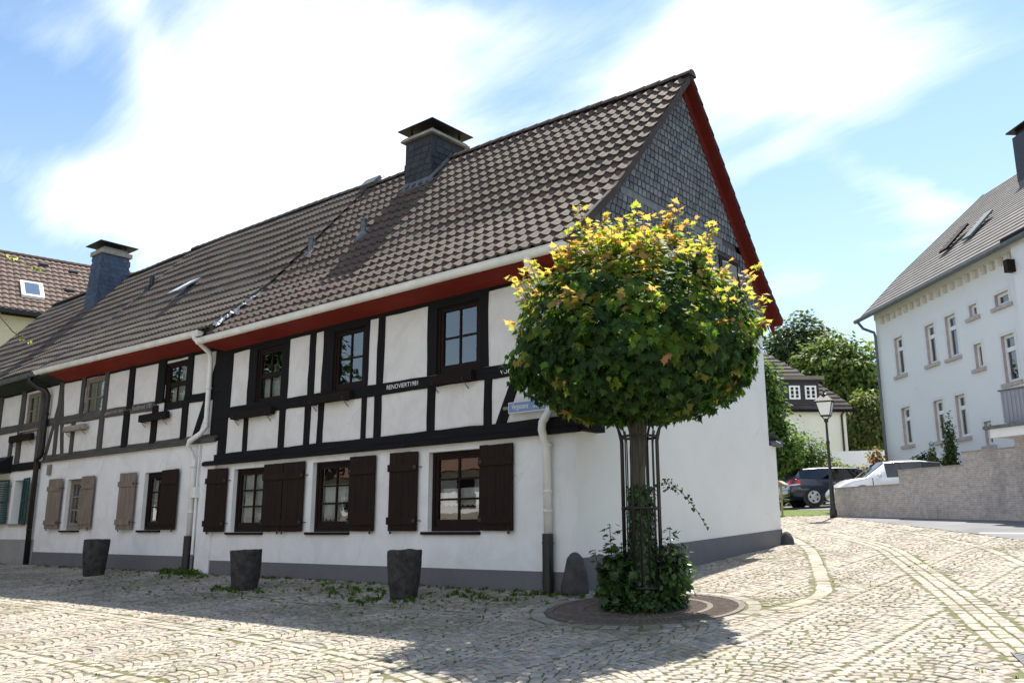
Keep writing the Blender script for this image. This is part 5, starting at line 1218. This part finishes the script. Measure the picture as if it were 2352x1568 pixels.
        for xx in ((1.55, 2.6) if style == 'estate' else (1.2,)):
            dh = MB(); dh.obox(Wd(xx, sgn*(hw+.015), .84), h*.2, lf*(sgn*.02), (0, 0, .03)); adopt(dh.build('door_handle', 'rim_silver'), body)
    bp = MB(); bp.obox(Wd(-.06, -hw*.82, .40), h*.2, lf*hw*1.64, (0, 0, .2)); bo = bp.build('bumper', paint); md = bo.modifiers.new('bevel', 'BEVEL'); md.width = .05; md.segments = 3; adopt(bo, body)
    npm = MB(); npm.obox(Wd(-.012, -.26, .70), h*.01, lf*.52, (0, 0, .11)); adopt(npm.build('number_plate', 'window_white'), body)
    return t
car('parked_car', 'dark navy estate car seen from behind, parked beside the street lamp', (-4.5, 23.6, gz(-3, 24)-.03), (.74, .675, 0), 4.65, .885, 1.49, 'estate', 'car_navy')
car('parked_car', 'white hatchback parked behind the stepped brick wall', (-1.25, 18.75, 1.66), (-.80, -.60, 0), 3.7, .84, 1.53, 'hatch', 'car_white')

def far_window(parent, o, u, n, s0, s1, z0, z1, transom=True, frame='window_white', trim='sandstone_trim', curtain=False):
    """recess, white frame, pane and sandstone surround on a facade through o along u with outward normal n"""
    m = MB(); d = .16; f = .09
    P = lambda s, dd, z: (o[0]+u.x*s-n.x*dd, o[1]+u.y*s-n.y*dd, z)
    framebox(m, o, u, n, s0, s0+f, d-.05, d, z0, z1); framebox(m, o, u, n, s1-f, s1, d-.05, d, z0, z1); framebox(m, o, u, n, s0+f, s1-f, d-.05, d, z0, z0+f*1.3); framebox(m, o, u, n, s0+f, s1-f, d-.05, d, z1-f, z1)
    if transom:
        zt = z0+(z1-z0)*.7; framebox(m, o, u, n, s0+f, s1-f, d-.06, d, zt-.07, zt+.07)
    w = adopt(m.build('window', frame), parent)
    g = MB(); g.face([P(s0+f, d-.012, z0+f), P(s1-f, d-.012, z0+f), P(s1-f, d-.012, z1-f), P(s0+f, d-.012, z1-f)]); adopt(g.build('pane', 'window_glass'), w)
    b = MB(); b.face([P(s0, d+.3, z0), P(s1, d+.3, z0), P(s1, d+.3, z1), P(s0, d+.3, z1)]); adopt(b.build('curtain' if curtain else 'room', 'curtain' if curtain else 'room_dark'), w)
    if trim:
        t = MB(); k = .12
        framebox(t, o, u, n, s0-k, s0-.003, -.012, -.001, z0, z1+k); framebox(t, o, u, n, s1+.003, s1+k, -.012, -.001, z0, z1+k); framebox(t, o, u, n, s0, s1, -.012, -.001, z1+.003, z1+k)
        adopt(t.build('window_trim', 'trim_pale' if trim == 'sandstone_trim' else trim), w)
        t = MB(); framebox(t, o, u, n, s0-.17, s1+.17, -.09, d, z0-.12, z0-.001); adopt(t.build('window_sill', trim), w)
def holes_wall(m, o, u, n, s0, s1, z0, z1, holes, mi=0, dep=.47):
    xs = sorted({s0, s1, *[h[0] for h in holes], *[h[1] for h in holes]}); zs = sorted({z0, z1, *[h[2] for h in holes], *[h[3] for h in holes]})
    P = lambda s, d, z: (o[0]+u.x*s-n.x*d, o[1]+u.y*s-n.y*d, z)
    for a, b in zip(xs, xs[1:]):
        for c, d in zip(zs, zs[1:]):
            if any(h[0] < (a+b)/2 < h[1] and h[2] < (c+d)/2 < h[3] for h in holes): continue
            m.face([P(a, 0, c), P(b, 0, c), P(b, 0, d), P(a, 0, d)], mi)
    for (a, b, c, d) in holes:
        for q in ([(a, c), (a, d)], [(b, d), (b, c)], [(a, d), (b, d)], [(b, c), (a, c)]): m.face([P(q[0][0], 0, q[0][1]), P(q[1][0], 0, q[1][1]), P(q[1][0], dep, q[1][1]), P(q[0][0], dep, q[0][1])], 1)
def white_house():
    o = (-4.226, 27.194); u = Vector((.7009, -.7133, 0)); n = Vector((-.7133, -.7009, 0))
    t = thing('white_house', 'tall white rendered house with sandstone window trim and steep grey roof on the right', 'house', (o[0], o[1], 2.2))
    P = lambda s, d, z: (o[0]+u.x*s-n.x*d, o[1]+u.y*s-n.y*d, z)
    up = [(2.32, 2.95, 7.08, 8.62), (4.66, 5.28, 7.08, 8.58), (6.02, 6.68, 7.05, 8.60), (9.06, 9.74, 5.62, 7.18)]; lo = [(2.36, 2.99, 4.28, 5.77), (4.71, 5.33, 4.20, 5.70), (6.13, 6.72, 4.18, 5.68)]; sm = [(7.54, 7.98, 8.18, 8.62), (9.0, 9.72, 8.17, 8.60), (7.57, 7.99, 6.38, 7.23), (7.63, 8.03, 3.75, 4.56)]
    m = MB(); holes_wall(m, o, u, n, .93, 12, 1.0, 10.0, up+lo+sm)
    m.face([P(.93, 0, 1), P(.93, 0, 10), P(.93, 5.9, 15.4), P(.93, 11.8, 10), P(.93, 11.8, 1)]); m.face([P(12, 0, 1), P(12, 11.8, 1), P(12, 11.8, 10), P(12, 5.9, 15.4), P(12, 0, 10)])
    framebox(m, o, u, n, 10.6, 13.5, -.35, -.001, 1, 10.0)
    adopt(m.build('wall', ['plaster_far', 'sandstone_trim']), t)
    for w in up: far_window(t, o, u, n, *w)
    for w in lo: far_window(t, o, u, n, *w, curtain=(w[0] < 3))
    for w in sm: far_window(t, o, u, n, *w, transom=False)
    p = MB(); framebox(p, o, u, n, .9, 12, -.04, -.001, 1.0, 3.2); adopt(p.build('plinth', 'render_grey'), t)
    # dentil frieze
    f = MB(); framebox(f, o, u, n, .93, 10.6, -.05, -.001, 9.72, 10.0); adopt(f.build('frieze', 'plaster_far'), t)
    k = 0; s = 1.55
    while s < 10.4:
        d = MB(); framebox(d, o, u, n, s, s+.15, -.10, -.001, 9.44, 9.715); adopt(d.build('dentil', 'dentil_tan'), t); s += .47
    q = MB()
    for i in range(9): framebox(q, o, u, n, 10.3 if i % 2 else 10.42, 10.6, -.03, -.001, 3.2+i*.72, 3.2+i*.72+.68)
    adopt(q.build('quoins', 'trim_pale'), t)
    # roof
    prof = [(.45, 9.86), (-1.5, 11.82), (-5.95, 15.85)]   # depth (negative = inwards), z
    r = MB(); rnd = random.Random(2)
    L = 0; segs = []
    for a, b in zip(prof, prof[1:]):
        nrow = int(math.dist(a, b)/.3)
        for i in range(nrow): segs.append((tuple(a[j]+(b[j]-a[j])*i/nrow for j in (0, 1)), tuple(a[j]+(b[j]-a[j])*(i+1)/nrow for j in (0, 1))))
    for (a, b) in segs:
        s = .3
        while s < 12.3:
            e = min(12.3, s+.62); c = jit((.155, .142, .135), .12); r.face([P(s, -a[0], a[1]+.05), P(e, -a[0], a[1]+.05), P(e, -b[0], b[1]+.012), P(s, -b[0], b[1]+.012)], 0, c); r.face([P(s, -a[0], a[1]), P(e, -a[0], a[1]), P(e, -a[0], a[1]+.05), P(s, -a[0], a[1]+.05)], 0, c); s = e
    ro = adopt(r.build('roof', 'roof_tile'), t)
    k = MB(); k.face([P(.3, 5.95, 15.85), P(12.3, 5.95, 15.85), P(12.3, 12.3, 9.8), P(.3, 12.3, 9.8)], 0, (.1, .09, .085)); 
    for a, b in zip(prof, prof[1:]): k.face([P(.3, -a[0], a[1]-.08), P(12.3, -a[0], a[1]-.08), P(12.3, -b[0], b[1]-.1), P(.3, -b[0], b[1]-.1)], 0, (.2, .18, .15)); k.face([P(.3, -a[0], a[1]-.1), P(.3, -a[0], a[1]+.05), P(.3, -b[0], b[1]+.05), P(.3, -b[0], b[1]-.1)], 0, (.12, .1, .1))
    adopt(k.build('roof_back', 'roof_tile'), ro)
    s = MB(); 
    for (s0, w0, mt) in ((4.2, 1.2, 'frame_brown'), (5.7, 1.25, 'zinc')):
        s = MB(); d0, z0 = w0, 11.82-.3*.9+.1; z0 = 11.55; a = P(s0, d0, z0+.12); b_ = P(s0+.55, d0, z0+.12); c = P(s0+.55, d0+1.0, z0+1.16); e = P(s0, d0+1.0, z0+1.16); up_ = Vector((n.x*.05, n.y*.05, .06)); s.hexa([a, b_, c, e]+[Vector(q)+up_ for q in (a, b_, c, e)]); adopt(s.build('skylight', mt), ro)
    g = MB(); gp = [P(.25, -.55, 9.82), P(12, -.55, 9.82)]; g.tube(gp, .09, 8); adopt(g.build('gutter', 'zinc'), t)
    d = MB(); d.tube([P(.5, -.55, 9.75), P(.62, -.4, 9.45), P(.98, -.12, 9.2), P(1.02, -.1, 9.0), P(1.02, -.1, 1.5)], .06, 8); adopt(d.build('downpipe', 'zinc'), t)
    c = MB(); framebox(c, o, u, n, 4.6, 5.6, 4.55, 5.6, 13.5, 16.5, 0, (.06, .065, .085)); ch = adopt(c.build('chimney', 'slate'), t)
    c = MB(); framebox(c, o, u, n, 4.45, 5.75, 4.4, 5.75, 16.72, 16.78); framebox(c, o, u, n, 4.7, 5.5, 4.65, 5.5, 16.5, 16.72); adopt(c.build('chimney_hood', 'copper_dark'), ch)
    b = MB(); framebox(b, o, u, n, 10.55, 10.75, -.62, -.36, 8.9, 9.3); framebox(b, o, u, n, 10.5, 13, -.6, -.36, 9.85, 10.0); adopt(b.build('bay_bracket', 'frame_brown'), t)
white_house()
def cream_house():
    o = (-9.9, 41.1); u = Vector((.762, .648, 0)); n = Vector((.648, -.762, 0)); t = thing('cream_house', 'cream house with hipped brown roof and dark dormer of two white windows behind the lamp', 'house', (o[0], o[1], 3))
    P = lambda s, d, z: (o[0]+u.x*s-n.x*d, o[1]+u.y*s-n.y*d, z)
    w1 = (-3.75, -3.35, 6.5, 7.2); m = MB(); holes_wall(m, o, u, n, -9, -.35, 2, 8.15, [w1]); m.face([P(-.35, 0, 2), P(-.35, 9, 2), P(-.35, 9, 8.15), P(-.35, 0, 8.15)]); adopt(m.build('wall', ['plaster_cream', 'plaster_cream']), t)
    far_window(t, o, u, n, *w1, transom=False, trim='window_white')
    # hipped roof with bellcast eaves, laid in courses
    r = MB(); N_ = 18
    def at(f): # (side s, front d, z)
        z = 8.05+f*4.6; s = -(f**1.15)*4.9; d = (f**1.1)*3.6; return s, d, z
    for i in range(N_):
        a, b = at(i/N_), at((i+1)/N_); c = (.075, .06, .055)
        k = -12
        while k < -.1:
            e = min(0, k+.6); s0, s1 = k+a[0]*0, e
            A, B2 = min(k, a[0]+.15), min(e, a[0]+.15)
            if B2 > A+.01: r.face([P(A, a[1]-.25, a[2]+.05), P(B2, a[1]-.25, a[2]+.05), P(min(B2, b[0]+.15), b[1]-.25, b[2]), P(A, b[1]-.25, b[2])], 0, jit(c, .18)); r.face([P(A, a[1]-.25, a[2]-.01), P(B2, a[1]-.25, a[2]-.01), P(B2, a[1]-.25, a[2]+.05), P(A, a[1]-.25, a[2]+.05)], 0, jit((.04, .033, .03), .1))
            k = e
        r.face([P(a[0]+.15, a[1]-.25, a[2]+.05), P(a[0]+.15, 12, a[2]+.05), P(b[0]+.15, 12, b[2]), P(b[0]+.15, b[1]-.25, b[2])], 0, jit(c, .1))
    adopt(r.build('roof', 'roof_tile'), t)
    e = MB(); framebox(e, o, u, n, -9, .2, -.32, 0, 7.93, 8.04); adopt(e.build('eaves', 'timber_black_flat'), t)
    # dormer
    d = MB(); hs = [(-3.62, -2.97, 8.68, 9.5), (-2.68, -2.0, 8.68, 9.5)]; framebox(d, o, u, n, -4.3, -1.83, -.05, 3.0, 8.12, 9.84, 0, (.035, .033, .038)); dm = adopt(d.build('dormer', 'slate'), t)
    for h in hs:
        o2 = (o[0]+n.x*.22, o[1]+n.y*.22); q = MB(); 
        for (a, b, c, dd) in ((h[0], h[0]+.1, h[2], h[3]), (h[1]-.1, h[1], h[2], h[3]), (h[0]+.1, h[1]-.1, h[2], h[2]+.1), (h[0]+.1, h[1]-.1, h[3]-.1, h[3]), ((h[0]+h[1])/2-.06, (h[0]+h[1])/2+.06, h[2]+.1, h[3]-.1)): framebox(q, o, u, n, a, b, -.1, -.051, c, dd)
        for zz in (8.96, 9.22): framebox(q, o, u, n, h[0]+.1, h[1]-.1, -.085, -.0515, zz-.02, zz+.02)
        w = adopt(q.build('window', 'window_white'), t)
        g = MB(); g.face([P(h[0]+.1, -.06, h[2]+.1), P(h[1]-.1, -.06, h[2]+.1), P(h[1]-.1, -.06, h[3]-.1), P(h[0]+.1, -.06, h[3]-.1)]); adopt(g.build('pane', 'room_dark'), w)
    c = MB(); framebox(c, o, u, n, -4.5, -1.55, -.3, 3, 9.842, 10.05); adopt(c.build('dormer_cornice', 'frame_grey'), t)
    c = MB(); c.tube([P(-.45, -.25, 8.0), P(-.62, -.1, 7.75), P(-.62, -.08, 2.5)], .06, 8); adopt(c.build('downpipe', 'copper_dark'), t)
cream_house()
def far_house():
    t = thing('far_house', 'distant brown roofed house half hidden behind trees beside the tall white house', 'house', (-12, 62, 3)); u = Vector((.762, .648, 0)); n = Vector((.648, -.762, 0)); o = (-14.9, 60.6)
    P = lambda s, d, z: (o[0]+u.x*s-n.x*d, o[1]+u.y*s-n.y*d, z)
    m = MB(); framebox(m, o, u, n, -1.5, 9, .2, 8, 2, 12.6); adopt(m.build('wall', 'frame_brown'), t)
    r = MB()
    for i in range(10):
        z0, z1 = 12.6+i*.22, 12.6+(i+1)*.22; r.face([P(-2, i*.3-.3, z0+.04), P(10, i*.3-.3, z0+.04), P(10, i*.3, z1), P(-2, i*.3, z1)], 0, jit((.17, .12, .095), .1))
    adopt(r.build('roof', 'roof_tile'), t)
far_house()
def stucco_house():
    """the big house far left, behind the row"""
    e0 = Vector((-35.70, 3.58, 0)); u = Vector((.2, .98, 0)); n = Vector((.98, -.2, 0)); t = thing('stucco_house', 'yellow rendered house with brown pantile roof and white skylight behind the row on the left', 'house', (-37, 6, 0))
    P = lambda s, d, z: (e0.x+u.x*s-n.x*d, e0.y+u.y*s-n.y*d, z)
    m = MB(); framebox(m, e0, u, n, -14, 16, .55, 9, -1, 11.1); adopt(m.build('wall', 'plaster_yellow'), t)
    r = MB(); N_ = 13; 
    for i in range(N_):
        d0, d1 = 4.5*i/N_, 4.5*(i+1)/N_; z0, z1 = 11.2+3.9*i/N_, 11.2+3.9*(i+1)/N_; s = -14
        while s < 15.9:
            w = .3; c = jit((.125, .084, .068), .14); n_ = 4; vs = []
            for q in range(n_+1):
                h = .05*sin(pi*q/n_); vs += [P(s+w*q/n_, d0-.03, z0+.0+h*.4), P(s+w*q/n_, d0-.03, z0+.05+h), P(s+w*q/n_, d1, z1+h)]
            fs = []
            for q in range(n_): a = q*3; fs += [(a, a+3, a+4, a+1), (a+1, a+4, a+5, a+2)]
            r.faces(vs, fs, 0, c); s += w
    ro = adopt(r.build('roof', 'roof_tile'), t)
    b = MB(); framebox(b, e0, u, n, -14, 16, -.12, .1, 11.02, 11.19); adopt(b.build('gutter', 'copper_dark'), t); b = MB(); framebox(b, e0, u, n, -14, 16, .1, .55, 11.0, 11.1); adopt(b.build('soffit', 'timber_black_flat'), t)
    k = MB(); s0, s1, d0, d1 = .95, 1.95, .95, 2.1; Z = lambda d: 11.2+3.9/4.5*d
    k.hexa([P(s0, d0, Z(d0)), P(s1, d0, Z(d0)), P(s1, d1, Z(d1)), P(s0, d1, Z(d1)), P(s0, d0-.08, Z(d0)+.16), P(s1, d0-.08, Z(d0)+.16), P(s1, d1-.08, Z(d1)+.16), P(s0, d1-.08, Z(d1)+.16)]); sk = adopt(k.build('skylight', 'window_white'), ro)
    g = MB(); f = .17; g.face([P(s0+f, d0-.08+.12, Z(d0)+.18+.1), P(s1-f, d0-.08+.12, Z(d0)+.18+.1), P(s1-f, d1-.08-.12, Z(d1)+.18-.1), P(s0+f, d1-.08-.12, Z(d1)+.18-.1)]); adopt(g.build('pane', 'skylight_glass'), sk)
    for (s, d) in ((3.0, 1.9), (2.0, 3.8), (3.4, 3.6), (5.0, 3.4)):
        k = MB(); k.hexa([P(s, d, Z(d)), P(s+.4, d, Z(d)), P(s+.4, d+.25, Z(d+.25)), P(s, d+.25, Z(d+.25)), P(s, d-.05, Z(d)+.18), P(s+.4, d-.05, Z(d)+.18), P(s+.4, d+.22, Z(d+.25)+.12), P(s, d+.22, Z(d+.25)+.12)]); adopt(k.build('roof_vent', 'copper_dark'), ro)
    q = MB(); 
    for i in range(90):
        s = -14+i*.333; q.tube([P(s, 4.52, 15.12), P(s+.34, 4.52, 15.12)], [.13, .15], 8, 0, jit((.11, .075, .06), .12))
    adopt(q.build('ridge_tiles', 'roof_tile'), ro)
stucco_house()
def garden_wall():
    a, b = Vector((-8.6, 29.6, 0)), Vector((-3.6, 31.4, 0)); d = (b-a).normalized(); n = Vector((d.y, -d.x, 0)); m = MB(); framebox(m, a, d, n, 0, (b-a).length, 0, .3, 1.8, 4.66); o = m.build('garden_wall', 'plaster_far'); tag(o, 'low white garden wall between the cream house and the tall white house', 'wall')
garden_wall()
def verge():
    m = MB(); m.face([(x, y, gz(x, y)+.012) for x, y in ((-5.2, 16.0), (-2.9, 16.6), (-.5, 19.5), (-3.5, 22.6), (-9, 24.0), (-12, 20))]); struct(m.build('grass_verge', 'verge_grass'))
    m = MB(); m.face([(x, y, gz(x, y)+.02) for x, y in ((-4.9, 20.4), (-1.2, 19.8), (4, 24), (-2, 30), (-9, 27))]); struct(m.build('yard', 'asphalt'))
    m = MB(); m.face([(x, y, z) for x, y, z in ((-2.4, 17.6, 1.62), (4.5, 13.9, 1.62), (6, 19, 1.7), (-.8, 20.5, 1.7))]); struct(m.build('terrace', 'asphalt'))
    m = MB(); m.hexa([(-1.5, 21.5, 1.2), (6, 15, 1.2), (9, 20, 1.2), (-3.6, 27.2, 1.2), (-1.5, 21.5, 1.9), (6, 15, 1.9), (9, 20, 3.2), (-3.6, 27.2, 3.0)]); struct(m.build('garden_bank', 'verge_grass'))
verge()

# ------------------------------------------------------------------ trees and shrubs behind
LIT = [(.095, .145, .034), (.125, .185, .044), (.16, .205, .055), (.06, .105, .024)]
OLIVE = [(.085, .12, .035), (.12, .155, .046), (.16, .18, .06), (.06, .085, .025)]
def big_tree(label, base, crowns, seed, cols, lsize=.3, group='trees behind the houses', name='broadleaf_tree', trunk=.35, shape=QUAD, lf='leaf_far'):
    crowns = [(c, q, int(n*1.7)) for c, q, n in crowns]; lsize *= 1.15
    t = thing(name, label, 'tree', base, group); b = MB(); top = max(c[0][2] for c in crowns)
    b.tube([base, (base[0]+.1, base[1], base[2]+(top-base[2])*.5), (base[0], base[1]+.1, top)], [trunk, trunk*.75, trunk*.3], 8)
    for c in crowns: b.tube([(base[0], base[1], base[2]+(c[0][2]-base[2])*.45), ((base[0]+c[0][0])/2, (base[1]+c[0][1])/2, c[0][2]*.75+base[2]*.25), c[0]], [trunk*.5, trunk*.35, trunk*.12], 6)
    adopt(b.build('trunk', 'bark'), t); m = MB()
    for i, (c, r, n) in enumerate(crowns): crown(m, c, r, n, lsize, shape, cols, seed+i*7, (.5, 1.04), .2, 1.3, .9, .6)
    adopt(m.build('crown', lf), t); return t
big_tree('big round tree rising right behind the cream house', (-15.5, 55, 4), [((-15.6, 55, 12.2), (3.6, 3.2, 3.5), 5200), ((-13.6, 56.2, 9.6), (2.6, 2.6, 3.0), 2800), ((-16.2, 54, 8.6), (3.0, 2.6, 2.6), 2200)], 40, LIT)
big_tree('taller dark tree behind, its top above the gable end', (-19.5, 58, 4), [((-19.3, 57.8, 15.0), (3.3, 3, 3.4), 3600), ((-21.5, 57, 12.5), (3, 3, 3), 2000)], 52, [(.045, .075, .03), (.06, .095, .036), (.08, .115, .045), (.035, .06, .025)])
big_tree('pale green tree low beside the corner of the tall white house', (-10.2, 46.3, 3), [((-10.6, 46.2, 7.6), (1.5, 1.5, 2.4), 2200), ((-9.8, 46.6, 5.4), (1.6, 1.5, 1.8), 1400)], 61, OLIVE, .22)
big_tree('dark bushy tree filling the gap behind the garden wall', (-12.6, 48, 3), [((-12.3, 47.8, 6.4), (2.2, 1.8, 3.0), 2800)], 66, GREEN_D, .24)
def shrub(label, base, parts, seed, cols, size, name='shrub', group='garden shrubs by the parked cars', shape=OVAL, lf='leaf_far'):
    t = thing(name, label, 'shrub' if name == 'shrub' else 'tree', base, group); b = MB(); rnd = random.Random(seed)
    for (c, r, n) in parts:
        for k in range(3): b.tube([base, ((base[0]+c[0])/2+rnd.uniform(-.1, .1), (base[1]+c[1])/2, (base[2]+c[2])/2), (c[0]+rnd.uniform(-.2, .2), c[1], c[2])], [.04, .03, .012], 5)
    adopt(b.build('stems', 'twig'), t); m = MB()
    for i, (c, r, n) in enumerate(parts): crown(m, c, r, int(n*1.25), size, shape, cols, seed+3*i, (.35, 1.08), .32, 1.8, .95, .55)
    adopt(m.build('foliage', lf), t)
shrub('tall narrow leafy tree just beyond the gable wall', (-6.9, 23.0, 1.8), [((-7.0, 23, 5.6), (.75, .75, 2.2), 2600), ((-6.6, 23.1, 4.2), (1.0, .9, 1.3), 1500), ((-7.2, 22.8, 7.0), (.5, .5, 1.1), 700)], 71, [(.06, .12, .024), (.085, .155, .032), (.11, .18, .04), (.04, .075, .018)], .16, 'columnar_tree')
shrub('broad dark green bush behind the navy estate car', (-7.5, 26.0, 2.0), [((-7.1, 26.3, 4.05), (1.2, .8, 1.15), 1900), ((-7.8, 25.8, 2.8), (1.1, .7, 1.1), 1200), ((-6.2, 26.6, 3.6), (.65, .6, .75), 800)], 81, [(.05, .095, .022), (.075, .13, .03), (.10, .16, .04), (.035, .065, .016)], .13)
shrub('low yellow green bush above the roof of the navy estate car', (-6.1, 25.9, 2.1), [((-6.0, 25.9, 3.45), (1.05, .5, .45), 1000), ((-6.9, 25.5, 3.1), (.55, .5, .4), 450)], 91, [(.09, .12, .02), (.13, .16, .03), (.16, .18, .04)], .12)
shrub('yellowish flowering shrub between the two parked cars', (-5.4, 26.6, 2.1), [((-5.5, 26.8, 3.3), (.8, .6, .55), 700), ((-4.7, 27, 3.2), (.5, .5, .5), 400)], 95, [(.13, .15, .04), (.18, .17, .06), (.09, .12, .03)], .12)
shrub('red and orange flowering plant at the corner of the tall white house', (-3.9, 26.0, 2.3), [((-3.85, 26.0, 3.9), (.4, .4, .5), 260), ((-4.35, 26, 3.3), (.5, .4, .4), 220)], 97, [(.42, .06, .02), (.3, .14, .03), (.12, .14, .03), (.1, .12, .03)], .11)
shrub('small upright conifer in front of the tall white house windows', (.45, 19.9, 1.9), [((.45, 19.9, 3.6), (.22, .22, 1.05), 800), ((.4, 19.9, 3.0), (.3, .3, .7), 500)], 101, [(.04, .07, .015), (.06, .09, .02), (.1, .11, .03)], .08, 'conifer', lf='leaf_far', shape=QUAD)
shrub('green yellow shrub beside the conifer above the brick wall', (.2, 19.4, 1.9), [((.25, 19.6, 2.85), (.42, .4, .42), 500), ((-.1, 19.5, 2.95), (.14, .14, .45), 200)], 105, [(.05, .07, .015), (.09, .11, .02), (.03, .05, .012)], .08)
shrub('dark low shrub under the first windows of the tall white house', (-.9, 21.6, 2.1), [((-.8, 21.6, 3.35), (.5, .35, .3), 350)], 109, GREEN_D, .09)
shrub('slim green plant standing right of the white hatchback', (-.35, 20.6, 2.0), [((-.3, 20.6, 3.35), (.14, .14, .5), 260)], 113, OLIVE, .08)
shrub('low green shrub in the corner beside the bird table', (-6.3, 20.3, 1.6), [((-6.3, 20.3, 2.0), (.45, .4, .42), 420), ((-6.9, 20.6, 2.2), (.5, .4, .5), 300)], 117, GREEN_D, .09)
def bird_table():
    x, y = -3.1, 14.6+2.0; x = -3.95; z = gz(x, y); t = thing('bird_table', 'small wooden bird table with a pale roof at the garden edge', 'bird table', (x, y, z)); m = MB(); m.tube([(x, y, z), (x+.01, y, z+.95)], .035, 8); adopt(m.build('post', 'wood_light'), t)
    m = MB(); m.box(x-.15, x+.15, y-.14, y+.14, z+.95, z+.98); adopt(m.build('tray', 'wood_light'), t); m = MB(); m.prism([(x-.2, y-.18, z+1.0), (x+.2, y-.18, z+1.0), (x, y-.18, z+1.13)], (0, .36, 0)); adopt(m.build('roof', 'wood_light'), t)
bird_table()
def vine_tree():
    """young tree standing just left of the frame; two of its twigs reach in"""
    bx, by = .25, -9.6; z = gz(bx, by); t = thing('sapling', 'thin pale twigs with small yellow green leaves reaching in at the left edge', 'tree', (bx, by, z)); b = MB(); m = MB(); rnd = random.Random(3)
    b.tube([(bx, by, z), (bx+.05, by+.02, z+1.8), (bx+.02, by, z+4.2)], [.05, .04, .012], 8)
    tw = [[(bx+.04, by, 2.35), (.75, -9.2, 2.85), (1.12, -8.95, 2.84), (1.30, -8.74, 2.79), (1.35, -8.61, 2.765), (1.395, -8.46, 2.715)], [(bx+.05, by, 1.7), (.7, -9.3, 2.3), (1.15, -8.95, 2.44), (1.31, -8.71, 2.37), (1.35, -8.61, 2.25), (1.39, -8.50, 2.18)]]
    for k in range(14):
        a = rnd.uniform(2.2, 5.4); h = z+1.6+k*.2; tw.append([(bx+.03, by, h), (bx+cos(a)*.4, by+sin(a)*.4, h+.25), (bx+cos(a)*.8, by+sin(a)*.8, h+.2)])
    for p in tw:
        b.tube(p, [.008]+[.004]*(len(p)-1), 5)
        for k in range(34 if len(p) > 4 else 22):
            f = rnd.uniform(.8, len(p)-1.001); i = int(f); q = Vector(p[i]).lerp(Vector(p[i+1]), f-i)+rvec(rnd)*.018; leaf(m, q, rvec(rnd)+Vector((0, 0, .5)), rvec(rnd)+Vector((0, 0, -.6)), rnd.uniform(.013, .028), OVAL, jit(rnd.choice([(.2, .24, .04), (.28, .3, .07), (.14, .2, .03), (.45, .45, .25)]), .2))
    adopt(b.build('trunk', 'twig'), t); adopt(m.build('leaves', 'leaf'), t)
vine_tree()
def opposite():
    """the sunlit house across the street that the window panes mirror"""
    t = thing('opposite_house', 'low white house on a rubble base across the street, mirrored in the window panes', 'house', (-30, -17, -1)); m = MB(); m.box(-75, -4, -23, -16, 1.75, 3.6); adopt(m.build('wall', 'plaster_white'), t)
    m = MB(); m.box(-75, -3.98, -15.99, -15.9, -2, 1.75); m.uv = lambda co: (co[0], co[2]); adopt(m.build('rubble_base', 'rubble_stone'), t)
    m = MB(); m.prism([(-75, -15.5, 3.5), (-75, -23.5, 3.5), (-75, -19.5, 8.3)], (71.5, 0, 0), 0, (.13, .07, .05)); adopt(m.build('roof', 'roof_tile'), t)
    for k in range(9):
        w = MB(); x = -70+k*7.4; w.box(x, x+1.0, -15.99, -15.95, 2.0, 3.2); adopt(w.build('window', 'frame_brown'), t)
opposite()
big_tree('dark leafy trees across the street, mirrored in the upper window panes', (-31, -15.5, -1.2), [((-31, -15.2, 7.5), (5.5, 3, 5.5), 4500), ((-40, -15.2, 7), (5, 3, 5), 2500)], 130, GREEN_D, .3, group=None)
bpy.context.view_layer.update()
